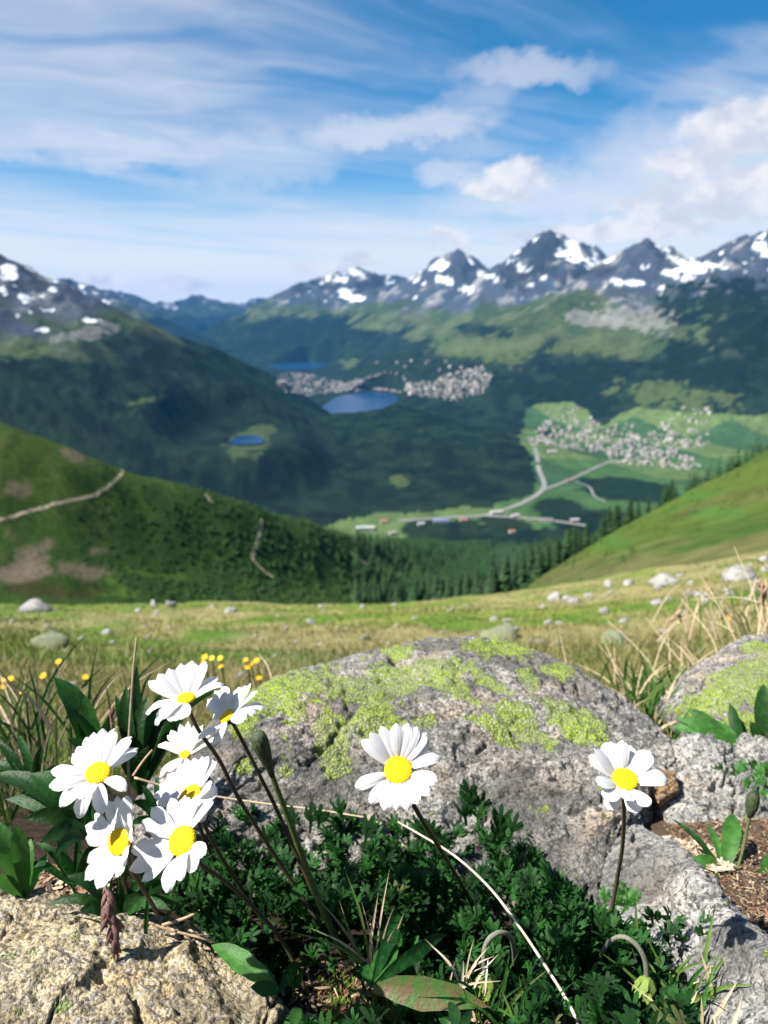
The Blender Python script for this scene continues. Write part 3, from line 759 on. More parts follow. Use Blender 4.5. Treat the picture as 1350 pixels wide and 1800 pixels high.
for k in range(5):
    V, Fc = conifer(13, 8, rt, r=rt.uniform(.17, .27))
    tv, tf = tube([(0, 0, -.06), (.004, 0, .35), (0, .003, .95)], [.022, .016, .003], 6)
    TREES.append((mesh("crown", V, Fc, False), mesh("trunk", tv, tf)))
    TREES[-1][0].materials.append(m_needle); TREES[-1][1].materials.append(m_trunk)
def tree(p, h, k, label, group):
    o = thing("conifer_tree", label, "tree", p, group); o.scale = (h, h, h); o.rotation_euler = (rt.uniform(-.04, .04), rt.uniform(-.04, .04), rt.uniform(0, 6.28))
    obj("crown", TREES[k][0], None, o); obj("trunk", TREES[k][1], None, o)
cell = np.abs((np.roll(HX, -1, 1) - HX) * (np.roll(HY, -1, 0) - HY)); cell[:, -1] = 0; cell[-1] = 0
dens = np.zeros_like(HX)
dens += (HPX > -40) * (HPX < 860) * (TK > 1.75) * (TK < 3.9) * sstep(.15, 1.0, (HPX - 60) / 480 + (HPY - 880) / 400 + HN1 * .7) * .10
dens += (HPX >= 620) * (TK > 1.9) * (TK < 4.4) * .009
dens += (HPX > 830) * (TK > 1.02) * (TK <= 1.9) * .13
dens += (HPX > 880) * (TK > .45) * (TK < 1.03) * .025
dens += (HPX > 225) * (HPX < 320) * (HPY > 1010) * (TK > 1.9) * (TK < 2.5) * .02
dens *= sstep(-.5, -.1, HN1 + HN2 * .5 + .25) * (cell < 4000)
dens *= np.where((np.abs(HPX - 665) < 60) & (np.abs(HPY - (960 + (HPX - 612) * .5)) < 14), .15, 1)
lam = np.clip(dens * cell, 0, 8)
cnt = rng.poisson(lam)
ii = np.repeat(np.arange(HX.size), cnt.ravel()); n = len(ii)
ti, tj = np.unravel_index(ii, HX.shape); ti = np.minimum(ti, MR - 2); tj = np.minimum(tj, MC - 2)
u, v = rng.random(n)[:, None], rng.random(n)[:, None]
TP = (HV[ti, tj] * (1 - u) + HV[ti, tj + 1] * u) * (1 - v) + (HV[ti + 1, tj] * (1 - u) + HV[ti + 1, tj + 1] * u) * v
low = (HPX[ti, tj] > 850) & (TK[ti, tj] < 1.035)
shrub = ((HPX[ti, tj] < 620) & (TK[ti, tj] < 3.3)) | low
th = np.where(shrub, rng.uniform(1.2, 4.5, n) * np.clip((HPX[ti, tj] + 250) / 700, .5, 1.3), rng.uniform(5, 16, n))
big = TK[ti, tj] < 1.9; th = np.where(big & (HPX[ti, tj] > 830), rng.uniform(2.0, 6.2, n), th); th = np.where(low, rng.uniform(.25, .9, n), th)
tpx, tpy = proj(TP); inview = (tpx > -60) & (tpx < 1420)
TP, th, tpx, shrub = TP[inview], th[inview], tpx[inview], shrub[inview]
size = np.where(shrub, 0, th / TP[:, 1])
# does the tree stand clear of the grassy shoulder in front of it?
topx, topy = proj(TP + np.c_[np.zeros((len(th), 2)), th])
edge = np.array([HPY[:, np.argmin(np.abs(HPX[60] - a))][(tk < 1.5)].min() if a > 830 else 1052 for a in tpx])
clear = (topy < edge - 4) | (TP[:, 1] < 175) & shrub
order = np.argsort(-np.where(clear, size, 0)); print('low', low.sum())
near_i = order[:280]; rest = np.setdiff1d(np.arange(len(th)), near_i); rest = rest[clear[rest]]
for i in near_i:
    lb, gr = ("dark conifer in the tree line behind the grassy shoulder on the right", "conifers along the right shoulder") if tpx[i] > 900 else \
             ("dark conifer standing in the gully below the meadow edge", "conifers in the gully")
    tree(TP[i], th[i], rt.randrange(5), lb, gr)
mbV, mbF, off = [], [], 0
KV = [conifer(5, 6, rt, r=.26) for _ in range(6)]
KV = [(a, np.array(b_)) for a, b_ in KV]
scrub_i = rest[shrub[rest]][:9000]; rest = rest[~shrub[rest]]
if len(rest) > 9000: rest = rng.choice(rest, 9000, replace=False)
for i in rest:
    V, Fc = KV[i % 6]; a = rt.uniform(0, 6.28); c_, s_ = math.cos(a), math.sin(a); w = th[i] * (1.5 if shrub[i] else 1.05)
    mbV.append(np.c_[(V[:, 0] * c_ - V[:, 1] * s_) * w, (V[:, 0] * s_ + V[:, 1] * c_) * w, V[:, 2] * th[i]] + TP[i]); mbF.append(Fc + off); off += len(V)
SV = [conifer(3, 5, rt, r=.42) for _ in range(5)]; SV = [(a, np.array(b_)) for a, b_ in SV]
sV, sF, so = [], [], 0
for i in scrub_i:
    V, Fc = SV[i % 5]; a = rt.uniform(0, 6.28); c_, s_ = math.cos(a), math.sin(a); w = th[i] * 1.15
    sV.append(np.c_[(V[:, 0] * c_ - V[:, 1] * s_) * w, (V[:, 0] * s_ + V[:, 1] * c_) * w, V[:, 2] * th[i]] + TP[i]); sF.append(Fc + so); so += len(V)
scr = obj("alpine_scrub", mesh("alpine_scrub", np.concatenate(sV), np.concatenate(sF), False), mat_plain("scrub_green", (.040, .080, .020), (.012, .034, .010), .10, .85, .1))
tag(scr, "low green mountain pine and juniper scrub dotted over the spur", "scrub", None, "stuff")
wood = obj("conifer_forest", mesh("conifer_forest", np.concatenate(mbV), np.concatenate(mbF), False), mat_plain("forest_needles", (.030, .072, .022), (.014, .040, .014), .06, .85, .1))
tag(wood, "dark conifer forest and scrub filling the gully and spur", "forest", None, "stuff")
print("trees", len(th), len(rest), len(scrub_i))

# ---- the meadow we stand on
def softp(x): return np.where(x > 12, x, np.log1p(np.exp(np.minimum(x, 12))))
def ground(x, y):
    x = np.asarray(x, float); y = np.asarray(y, float)
    z = -.215 - .383 * y + .165 * (softp((x - 1.6) * 1.2) / 1.2 - softp(np.float64(-1.92)) / 1.2)
    z = z - .018 * np.maximum(y - 24, 0) ** 2
    far_ = np.clip((np.hypot(x, y) - .9) / 3, 0, 1)
    lft = sstep(-.22, -.12, x)
    z = z - .05 * (1 - sstep(.205, .24, x)) * ((1 - sstep(.50, .62, y)) * lft + (1 - sstep(.33, .40, y)) * (1 - lft))      # hollow under the leaf cushion
    z = z + .010 * fbm(v3(x, y, .11), 4, 61) * (1 - far_ * .3) + far_ * (.16 * fbm(v3(x, y, 2.6), 4, 63) + .05 * fbm(v3(x, y, .55), 3, 65))
    return z
_gy = np.geomspace(.15, 34, 520); _ga = np.linspace(-.75, .75, 420)      # lookup table of the meadow height: rows metres ahead, columns x / y
_gt = ground(_gy[:, None] * _ga[None], np.broadcast_to(_gy[:, None], (520, 420)))
def G(px, py, h=0.0):
    """Where the sight line through a pixel meets the meadow (raised by h)."""
    d = ray(px, py); t = min(max((d[0] / d[1] + .75) / 1.5 * 419, 0), 418.999); j = int(t); f = t - j
    g = _gt[:, j] * (1 - f) + _gt[:, j + 1] * f + h - _gy * d[2] / d[1]
    i = max(int(np.argmax(g > 0)), 1); k = g[i - 1] / (g[i - 1] - g[i])
    return d * ((_gy[i - 1] + (_gy[i] - _gy[i - 1]) * k) / d[1])
ga = np.concatenate([np.linspace(-1.0, 1.0, 420), np.linspace(1.0, 2 * math.pi - 1.0, 90)[1:-1]])
gr = np.concatenate([[.02, .08, .14], np.geomspace(.2, 1.6, 170, endpoint=False), np.geomspace(1.6, 42, 170)])
GA, GR = np.meshgrid(ga, gr)
GX, GY = GR * np.sin(GA), GR * np.cos(GA)
GZ = ground(GX, GY)
gn1, gn2, gn3 = fbm(v3(GX, GY, 1.9), 4, 71), fbm(v3(GX, GY, .5), 4, 73), fbm(v3(GX, GY, 5.), 3, 75)
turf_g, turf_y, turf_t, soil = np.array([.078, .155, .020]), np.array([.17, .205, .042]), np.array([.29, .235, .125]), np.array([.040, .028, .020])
def turf_col(n1, n2, n3, px, y):
    c = lerp(turf_g, turf_y, sstep(-.35, .35, n2 + n3 * .5))
    dry = sstep(.02, .42, n1 + .35 * n2 + .25 * sstep(900, 1350, px) + .12)
    return lerp(c, turf_t, dry * .65)
gpx = 675 + F * GX / np.maximum(GY, .3)
gc = turf_col(gn1, gn2, gn3, gpx, GY)
gc = lerp(gc, soil, sstep(1.0, .75, GR))  # near soil, its colour darkened for the shade under the leaves
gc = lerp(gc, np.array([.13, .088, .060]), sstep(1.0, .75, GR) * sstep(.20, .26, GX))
m_gr, nt, b, out = new_mat("meadow_soil")
tco = nt.nodes.new('ShaderNodeTexCoord').outputs['Object']
f1 = noise(nt, tco, 60, 6, .7); f2 = noise(nt, tco, 260, 4, .7); f3 = noise(nt, tco, 3.0, 6, .7)
cc = attr(nt, 'Col').outputs['Color']
cc = mixc(nt, (f1 - .5).abs().step(.05, .2) * .5, cc, (.10, .075, .05), 'MIX')
cc = mixc(nt, f2.step(.5, .7) * .35, cc, (.28, .22, .15))
nt.links.new(mixc(nt, f3.step(.35, .7) * .5, attr(nt, 'Col').outputs['Color'], cc), b.inputs['Base Color'])
b.inputs['Roughness'].default_value = .95; b.inputs['Specular IOR Level'].default_value = .1
nt.links.new(bump(nt, f1 + f2 * .5, .008), b.inputs['Normal'])
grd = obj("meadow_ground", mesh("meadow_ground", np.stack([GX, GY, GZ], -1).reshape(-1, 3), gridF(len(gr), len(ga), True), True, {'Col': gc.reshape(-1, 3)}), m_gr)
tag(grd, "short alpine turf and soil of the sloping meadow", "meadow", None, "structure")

# ---- turf: short grass over the whole meadow
def blades(n, y0, y1, hmin, hmax, colf, xr=.60, wmin=.0012, seed=1, lean=.5, keep=None, wk=.0009):
    r = np.random.default_rng(seed)
    y = np.exp(r.uniform(math.log(y0), math.log(y1), n)); x = r.uniform(-xr, xr, n) * (y + .1)
    if keep is not None:
        k = keep(x, y); x, y = x[k], y[k]; n = len(x)
    n1, n2, n3 = fbm(v3(x, y, 1.9), 4, 71), fbm(v3(x, y, .5), 4, 73), fbm(v3(x, y, 5.), 3, 75)
    px = 675 + F * x / y
    n5 = fbm(np.stack([x / (.10 + .10 * y), y / (.14 + .22 * y), np.full_like(x, .3)], -1), 3, 77)
    c = colf(n1, n2, n3, px, y) * r.uniform(.6, 1.5, (n, 1)) * (np.array([.38, .50, .35]) + np.array([.80, .62, .75]) * sstep(-.45, .15, n5)[:, None])
    dry = r.random(n) < .14; c[dry] = turf_t * r.uniform(.9, 1.7, (dry.sum(), 1))
    h = r.uniform(hmin, hmax, n) * np.clip(.75 + n2 * .8, .4, 1.5); w = np.maximum(wmin, wk * y) * r.uniform(.7, 1.3, n)
    a = r.uniform(0, 2 * math.pi, n); l = r.uniform(.1, 1.0, n) * lean; b_ = r.uniform(0, 2 * math.pi, n)
    base = np.stack([x, y, ground(x, y) - .004], -1); dirv = np.stack([np.cos(b_) * l, np.sin(b_) * l, np.ones(n)], -1)
    side = np.stack([np.cos(a), np.sin(a), np.zeros(n)], -1) * w[:, None]
    mid = base + dirv * (h * .55)[:, None]; tip = base + dirv * h[:, None] + np.stack([np.cos(b_), np.sin(b_), np.full(n, -.3)], -1) * (l * h * .5)[:, None]
    V = np.stack([base - side, base + side, mid + side * .8, mid - side * .8, tip], 1).reshape(-1, 3)
    k = np.arange(n)[:, None] * 5
    T = np.concatenate([k + [0, 1, 2], k + [0, 2, 3], k + [3, 2, 4]], 0)
    return V, T, np.repeat(c, 5, 0)
m_grass = mat_attr("grass_blades", .6, None, trans=.4, spec=.25)
def behind_rocks(x, y): return (np.hypot(x, y) > .78) | (x < -.28)
V1, T1, C1 = blades(90000, .80, 26, .012, .05, turf_col, .62, .0010, 5, .9, behind_rocks)
V2, T2, C2 = blades(16000, .62, 3.2, .03, .10, lambda a, b_, c_, d, e: turf_col(a - .25, b_, c_, d, e) * .8, .66, .0011, 6, .7, behind_rocks)
turf = obj("meadow_grass", mesh("meadow_grass", np.concatenate([V1, V2]), np.concatenate([T1, T2 + len(V1)]), False, {'Col': np.concatenate([C1, C2])}), m_grass)
tag(turf, "short green and straw-coloured grass covering the meadow", "grass", None, "stuff")

# ================================================================== ROCKS
m_boulder = mat_rock("lichen_gneiss", (.205, .198, .185), (.45, .425, .39), (.62, .48, .36), .85)
m_grey = mat_rock("pale_gneiss", (.30, .30, .29), (.51, .49, .46), (.52, .39, .27), .40, light=1.05)
m_ochre = mat_rock("ochre_gneiss", (.40, .34, .215), (.62, .53, .35), (.66, .47, .23), .75, (.24, .34, .10))
m_brown = mat_rock("rusty_gneiss", (.30, .20, .12), (.42, .30, .18), (.46, .27, .12), .7)
def rock_detail(V, N, s=1.0, seed=0, foliate=None, amp=1.0):
    """Displace along normals: rounded lumps, chipped facets, foliation ribs and grain."""
    p = V / s
    if foliate is not None: p = p @ foliate.T
    d = .010 * fbm(p / .09, 3, seed + 1) + .0038 * fbm(p / .035, 3, seed + 5, .55, True) + .0034 * fbm(p / .012, 3, seed + 9, .6) + .0018 * fbm(p / .0045, 2, seed + 13)
    q = fbm(p / .05 + 5, 4, seed + 21, .5); d = d - .006 * np.exp(-(q / .030) ** 2)          # cracks
    return V + N * (d * s * amp)[..., None]
def loft(rows, nu, nv):
    """Dense surface through rows of control points (pixel x, pixel y, metres ahead) or explicit xyz."""
    A = np.array(rows, float)
    return curve(np.swapaxes(curve(A, nu), 0, 1), nv).swapaxes(0, 1)
def normals(S_):
    du, dv = np.gradient(S_, axis=0), np.gradient(S_, axis=1)
    return unit(np.cross(dv, du))
def lichen_mask(V, blobs):
    px, py = proj(V); m = np.zeros(px.shape)
    for a, b_, rx, ry, rot, k in blobs:
        c_, s_ = math.cos(rot), math.sin(rot); dx, dy = px - a, py - b_
        m = np.maximum(m, k * np.exp(-(((dx * c_ + dy * s_) / rx) ** 2 + ((-dx * s_ + dy * c_) / ry) ** 2)))
    return m
FOL = Matrix.Rotation(math.radians(35), 3, 'Y') @ Matrix.Rotation(math.radians(25), 3, 'Z'); FOL = np.diag([.55, 1, 1.5]) @ np.array(FOL)
def px_rows(cols): return [[P(*c) for c in col_] for col_ in cols]

# the big lichen-covered boulder: columns left to right, each from the back foot over the crest to the front foot
crest = [(255, 1392, .60), (330, 1312, .64), (420, 1228, .69), (500, 1184, .74), (600, 1164, .79), (700, 1136, .83), (800, 1129, .85), (900, 1136, .85), (1000, 1176, .82), (1090, 1234, .78), (1150, 1279, .73), (1195, 1328, .68)]
shoul = [(258, 1405, .575), (335, 1336, .60), (420, 1270, .625), (500, 1240, .64), (590, 1235, .66), (690, 1225, .68), (790, 1225, .69), (890, 1238, .69), (990, 1272, .67), (1075, 1310, .65), (1135, 1342, .63), (1178, 1378, .62)]
front = [(262, 1428, .55), (340, 1390, .565), (425, 1350, .575), (505, 1340, .58), (590, 1345, .585), (690, 1350, .59), (790, 1368, .59), (890, 1390, .585), (980, 1415, .57), (1050, 1430, .56), (1098, 1425, .575), (1150, 1400, .63)]
lower = [(265, 1500, .53), (345, 1500, .53), (430, 1500, .525), (510, 1510, .52), (600, 1520, .52), (700, 1530, .52), (800, 1550, .51), (890, 1570, .505), (970, 1600, .49), (1040, 1630, .48), (1080, 1600, .50), (1140, 1480, .59)]
cols = []
for c_, s_, f_, l_ in zip(crest, shoul, front, lower):
    cp = P(*c_); bk1 = cp + (0, .045, -.045); bk2 = cp + (0, .09, -.22)
    cols.append([bk2, bk1, cp, P(*s_), P(*f_), P(*l_), P(*l_) + (0, .01, -.08)])
cols = [[q * (1, 1, 1) + (-.02, 0, -.06) for q in cols[0]]] + cols + [[q + (.035, .02, -.07) for q in cols[-1]]]
SB = loft(cols, 330, 300)
BL = [(480, 1215, 62, 34, 0, .95), (430, 1270, 22, 40, .3, .8), (560, 1195, 60, 20, 0, .9), (590, 1310, 26, 60, .1, .95), (575, 1270, 22, 26, 0, .8), (655, 1265, 40, 46, .3, .9), (640, 1210, 60, 24, 0, .85), (720, 1185, 70, 22, .1, 1.), (790, 1205, 44, 18, .6, 1.), (775, 1170, 50, 16, .2, .8),
      (880, 1140, 60, 14, 0, 1.), (930, 1195, 14, 26, -.5, .9), (980, 1185, 30, 10, .4, .9), (850, 1190, 40, 14, .6, .7), (1010, 1270, 62, 20, .5, 1.05), (1045, 1298, 26, 14, .4, 1.), (910, 1265, 50, 26, .6, .9), (870, 1285, 50, 14, .5, .7), (700, 1140, 40, 8, 0, .6), (500, 1350, 20, 26, 0, .45), (430, 1355, 20, 18, 0, .4), (520, 1255, 30, 20, 0, .5), (950, 1290, 40, 14, .6, .6), (740, 1270, 30, 16, 0, .35)]
lich = lichen_mask(SB, BL)
S2 = rock_detail(SB, normals(SB), 1.0, 100, FOL)
S2 += normals(SB) * (.0010 * sstep(.35, .6, lich + .5 * fbm(SB / .02, 3, 130)) * (.6 + .4 * vnoise(SB / .004, 133)))[..., None]
_qx, _qy = proj(SB); _t = np.clip(((_qx - 690) * 80 + (_qy - 1153) * 39) / (80 ** 2 + 39 ** 2), 0, 1); _dd = np.hypot(_qx - 690 - 80 * _t, _qy - 1153 - 39 * _t)
S2 -= normals(SB) * (.011 * np.exp(-(_dd / 8) ** 2) * (_qy < 1230))[..., None]      # the cleft across the crest
tint = lichen_mask(SB, [(555, 1243, 44, 30, .3, 1.2), (858, 1228, 34, 12, .4, 1.), (500, 1285, 30, 14, 0, .5), (760, 1155, 30, 10, 0, .3), (1060, 1440, 40, 20, 0, .5), (980, 1370, 40, 20, .4, .5), (900, 1340, 60, 20, .4, .4), (810, 1190, 26, 10, .3, .5)])
o = obj("boulder", mesh("boulder", S2.reshape(-1, 3), gridF(*S2.shape[:2]), True, {'lichen': lich.ravel(), 'tint': tint.ravel()}), m_boulder)
tag(o, "large grey boulder crusted with lime-green lichen behind the daisies", "boulder")

def slab(name, cols, label, mat, nu=150, nv=150, seed=0, lich=(), tint=(), cat="rock", amp=1.0, fol=FOL):
    S0 = loft(cols, nu, nv); S1 = rock_detail(S0, normals(S0), 1.0, seed, fol, amp)
    o = obj(name, mesh(name, S1.reshape(-1, 3), gridF(nu, nv), True, {'lichen': lichen_mask(S0, lich).ravel() if lich else np.zeros(nu * nv), 'tint': lichen_mask(S0, tint).ravel() if tint else np.zeros(nu * nv)}), mat)
    return tag(o, label, cat)
# pale rock running down to the lower right
ridge = [(1095, 1460, .545), (1130, 1478, .53), (1178, 1512, .490), (1225, 1560, .432), (1290, 1630, .375), (1350, 1690, .335), (1450, 1785, .290)]
faceA = [(1070, 1490, .53), (1105, 1520, .508), (1150, 1570, .475), (1190, 1620, .425), (1250, 1690, .370), (1310, 1755, .332), (1400, 1840, .288)]
faceB = [(1050, 1560, .50), (1085, 1610, .475), (1125, 1660, .445), (1160, 1700, .412), (1205, 1770, .362), (1250, 1830, .325), (1330, 1920, .280)]
cols = []
for r_, a_, b_ in zip(ridge, faceA, faceB):
    rp = P(*r_); bp = P(*b_)
    cols.append([rp + (.05, .05, -.10), rp + (.022, .02, -.014), rp, P(*a_), bp, bp + (-.005, .01, -.08)])
slab("rock_slab", cols, "long pale rock slab descending beside the soil, lower right", m_grey, 200, 150, 210, (), [(1150, 1560, 40, 30, .8, .6)], amp=.9)
# rock in the lower left corner
def flat_rock(pts): return [[P(*c) for c in col_] for col_ in pts]
top = [(-90, 1575, .41), (0, 1583, .41), (80, 1585, .41), (160, 1598, .405), (230, 1618, .40), (310, 1640, .395), (380, 1672, .385), (440, 1712, .37), (490, 1770, .345)]
cols = []
for k, t_ in enumerate(top):
    tp = P(*t_); lift = .018 if k < 7 else .004
    n1 = tp + (0, -.035, lift * .55 - .001); n2 = tp + (0, -.085, lift * .9); n3 = tp + (0, -.15, lift)
    if k == 8: n1 = tp + (-.01, -.03, 0); n2 = tp + (-.02, -.07, .0); n3 = tp + (-.03, -.12, 0)
    cols.append([tp + (0, .03, -.09), tp + (0, .012, -.012), tp, n1, n2, n3, n3 + (0, -.03, -.08)])
cols.append([q + (.02, 0, -.05) for q in cols[-1]])
slab("rock", cols, "ochre-grey flat rock in the lower left corner under the daisies", m_ochre, 240, 170, 300, [(30, 1690, 40, 10, 0, .4), (110, 1770, 20, 8, 0, .5), (240, 1660, 10, 5, 0, .3)], [(330, 1690, 90, 40, 0, .5), (60, 1640, 90, 30, 0, .5), (200, 1720, 60, 40, 0, .4)], amp=1.0, fol=np.eye(3))
# boulder at the right edge
cr = [(1190, 1290, .80), (1206, 1238, .82), (1245, 1188, .86), (1292, 1160, .90), (1350, 1140, .92), (1430, 1132, .92), (1500, 1130, .90)]
fr = [(1196, 1305, .77), (1214, 1270, .78), (1250, 1235, .79), (1300, 1210, .80), (1360, 1200, .80), (1440, 1190, .80), (1510, 1200, .80)]
lw = [(1200, 1340, .74), (1222, 1330, .73), (1258, 1320, .725), (1310, 1310, .72), (1370, 1300, .72), (1450, 1300, .72), (1520, 1300, .72)]
cols = [[P(*a) + (0, .1, -.16), P(*a) + (0, .06, -.02), P(*a), P(*b_), P(*c_), P(*c_) + (0, .02, -.08)] for a, b_, c_ in zip(cr, fr, lw)]
slab("boulder", cols, "lichen-spotted boulder cut by the right edge of the picture", m_boulder, 170, 150, 400, [(1300, 1180, 60, 16, -.3, 1.), (1260, 1230, 60, 26, -.3, .9), (1340, 1200, 40, 40, 0, .9), (1230, 1265, 30, 20, 0, .8), (1330, 1140, 30, 10, 0, .9), (1300, 1280, 40, 20, 0, .8)], [(1240, 1190, 26, 16, 0, .8)], "boulder")
# grey rock in front of it
cr = [(1150, 1420, .63), (1185, 1350, .645), (1215, 1318, .655), (1260, 1312, .655), (1310, 1335, .645), (1360, 1355, .64), (1420, 1380, .63)]
fr = [(1155, 1450, .605), (1175, 1400, .615), (1210, 1370, .62), (1265, 1370, .62), (1320, 1390, .61), (1370, 1400, .605), (1440, 1420, .60)]
lw = [(1160, 1490, .585), (1180, 1480, .58), (1225, 1480, .575), (1275, 1490, .57), (1330, 1500, .565), (1380, 1510, .56), (1450, 1520, .56)]
cols = [[P(*a) + (0, .07, -.12), P(*a) + (0, .03, -.012), P(*a), P(*b_), P(*c_), P(*c_) + (0, .01, -.06)] for a, b_, c_ in zip(cr, fr, lw)]
slab("rock", cols, "pale grey rock right of the boulder above the bare soil", m_grey, 160, 140, 500, (), [(1290, 1460, 40, 30, 0, 1.)], amp=1.0)

def stone(name, p, size, label, mat, seed, group=None, cat="stone", sub=3, lich=0.0, sink=.25, tint=0.0):
    """A weathered stone with flattened facets, half sunk in the ground."""
    r = np.random.default_rng(seed)
    key = sub; V, Fc = ICO[key]; d = V.copy()
    for _ in range(11):
        n = unit(r.normal(size=3)); lim = r.uniform(.50, .88); k = d @ n; d = d - np.maximum(k - lim, 0)[:, None] * n * .97
    d = d * (1 + .10 * fbm(d * 1.8 + seed, 3, seed)[:, None] * 2 + .09 * fbm(d * 6 + seed, 3, seed + 3)[:, None] + .02 * fbm(d * 20, 2, seed + 5)[:, None])
    W = d * np.asarray(size) ; a = r.uniform(0, 6.28); R = np.array(Matrix.Rotation(a, 3, 'Z')); W = W @ R.T
    o = obj(name, mesh(name, W, Fc, True, {'lichen': np.full(len(W), lich), 'tint': np.full(len(W), tint)}), mat)
    o.location = tuple(np.asarray(p) + (0, 0, size[2] * (1 - 2 * sink)))
    return tag(o, label, cat, group)
import bmesh
ICO = {}
for s_ in (2, 3, 5):
    bm = bmesh.new(); bmesh.ops.create_icosphere(bm, subdivisions=s_, radius=1); bm.verts.ensure_lookup_table()
    ICO[s_] = (np.array([v.co for v in bm.verts]), np.array([[v.index for v in f.verts] for f in bm.faces])); bm.free()
stone("stone", P(1165, 1395, .615), (.018, .02, .022), "rusty brown stone wedged between the boulder and the grey rock", m_brown, 5, sub=5, sink=.5, tint=.6)
stone("stone", P(1185, 1325, .68), (.022, .02, .012), "small ochre stone at the boulder's right shoulder", m_brown, 9, sub=5, sink=.5)
stone("stone", P(1335, 1345, .66), (.030, .03, .030), "pale stone behind the grey rock at the right edge", m_grey, 12, sub=5, sink=.5)
stone("stone", G(1182, 1500), (.012, .010, .008), "small dark stone at the top of the bare soil", m_grey, 15, sub=3)
stone("stone", P(1345, 1790, .36), (.012, .012, .009), "pale pebble in the lower right corner", m_grey, 17, sub=3, sink=.5)
# stones scattered over the meadow
m_mead = mat_rock("meadow_stone", (.34, .34, .32), (.50, .48, .44), (.46, .38, .28), .3, (.34, .40, .16), light=1.1)
NAMED = [(62, 1067, 30, 14, "low rounded stone on the meadow's brow at the left"), (300, 1062, 12, 9, "white stone on the meadow's brow, smaller one of two"), (272, 1060, 8, 9, "white stone on the meadow's brow, left one of the pair"), (408, 1072, 14, 7, "flat white stone just below the meadow's brow"),
         (190, 1112, 14, 9, "grey stone alone in the green turf at the left"), (80, 1128, 40, 17, "broad lichen-green boulder in the turf at the left"), (425, 1188, 14, 9, "whitish stone beside the yellow flowers"), (880, 1112, 46, 20, "mossy boulder just behind the lichen-covered boulder"),
         (640, 1120, 12, 8, "pale stone above the lichen-covered boulder"), (545, 1092, 11, 6, "pale stone in the middle of the turf"), (125, 1208, 16, 9, "pale stone half hidden behind the dark leaves"), (20, 1275, 22, 12, "whitish stone at the left edge of the grass"), (20, 1318, 22, 14, "reddish stone at the left edge below the whitish one"),
         (975, 1048, 13, 10, "pale stone on the brow near the green shoulder"), (1068, 1025, 10, 9, "light stone perched on the brow at the right"), (1035, 1045, 10, 8, "light stone below the perched one on the brow"), (1170, 1020, 26, 14, "broad pale rock in the dry grass at the right"), (1300, 1010, 34, 18, "wide whitish rock at the right end of the brow"), (1160, 1058, 16, 8, "flat pale stone in the dry grass below the broad rock"), (1085, 1125, 34, 18, "pale lichened rock in the dry grass right of the boulder")]
for k, (px, py, rw, rh, lb) in enumerate(NAMED):
    p = G(px, py + rh * .6); s_ = np.linalg.norm(p) / F
    stone("meadow_stone", p, (rw * s_, rw * s_ * .8, rh * s_ * 1.25), lb, m_brown if 'reddish' in lb else m_mead, 40 + k, "stones in the meadow", sub=3, sink=.42, lich=.55 if 'lichen' in lb or 'mossy' in lb else 0.)
r_ = random.Random(11); k = 0
while k < 130:
    px, py = r_.uniform(-20, 1370), 1064 + 110 * r_.random() ** 1.7
    if px > 850: py = 1075 - (px - 850) * .19 + 150 * r_.random() ** 1.4
    elif r_.random() < .35: continue
    p = G(px, py)
    if p[1] < 1.3: continue
    s_ = np.linalg.norm(p) / F; w = r_.uniform(2.5, 8 if px < 850 else 13)
    stone("small_stone", p, (w * s_, w * s_ * .8, w * s_ * r_.uniform(.5, .8)), "small pale stone half sunk in the dry grass of the right slope" if px > 850 else "small pale stone half sunk in the short green turf", m_mead, 200 + k,
          "small stones on the right of the meadow" if px > 850 else "small stones in the green turf", sub=2, sink=.42); k += 1

# ================================================================== FLOWERS AND PLANTS
m_petal = mat_plain("white_petal", (.72, .72, .74), (.66, .66, .69), 90, .55, .25, .30, (.80, .80, .82), 700, .0003)
m_petal2 = mat_plain("cream_petal", (.74, .73, .68), (.66, .65, .60), 90, .55, .25, .30, (.7, .7, .6), 700, .0003)  # creamier white of the half-opened daisy
m_disc = mat_plain("yellow_floret", (.86, .60, .010), (.80, .48, .005), 900, .6, .2, bump_s=1500, bump_d=.0004)
m_stem = mat_plain("dark_stem", (.055, .060, .030), (.075, .040, .030), 300, .6, .3, rand=.2)
m_gstem = mat_plain("green_stem", (.10, .13, .04), (.07, .10, .035), 400, .6, .3)
m_bract = mat_plain("bract_green", (.050, .075, .030), (.025, .030, .018), 500, .6, .3)
m_bud = mat_plain("bud_green", (.075, .10, .050), (.035, .050, .028), 500, .6, .3, bump_s=900, bump_d=.0006)
m_lime = mat_plain("bud_lime", (.22, .30, .06), (.14, .22, .05), 400, .55, .3, .15)
m_hairy = mat_plain("hairy_stem", (.24, .23, .20), (.17, .18, .12), 700, .8, .15, bump_s=2500, bump_d=.0006)
m_leafd = mat_leaf("leaf_dark", (.018, .066, .012), (.010, .040, .008))
m_leafb = mat_leaf("leaf_bright", (.055, .17, .030), (.035, .11, .022), .35)
m_leafm = mat_leaf("leaf_mat", (.017, .080, .014), (.006, .034, .006), .20, .5, .5)
m_leafx = mat_leaf("leaf_brown_tip", (.085, .20, .045), (.20, .13, .07), .25)
m_straw = mat_plain("dry_straw", (.62, .50, .34), (.48, .37, .23), 260, .6, .3, .15, rand=.25)
m_white = mat_plain("bleached_straw", (.70, .61, .50), (.48, .38, .28), 120, .5, .3)
m_twig = mat_plain("dry_twig", (.34, .25, .17), (.24, .17, .11), 400, .8, .2, rand=.3)
m_purple = mat_plain("purple_spikelet", (.13, .065, .075), (.20, .12, .09), 700, .6, .3, rand=.3)
m_ygrass = mat_plain("sedge_green", (.12, .20, .035), (.08, .15, .03), 200, .5, .35, .3, rand=.35)
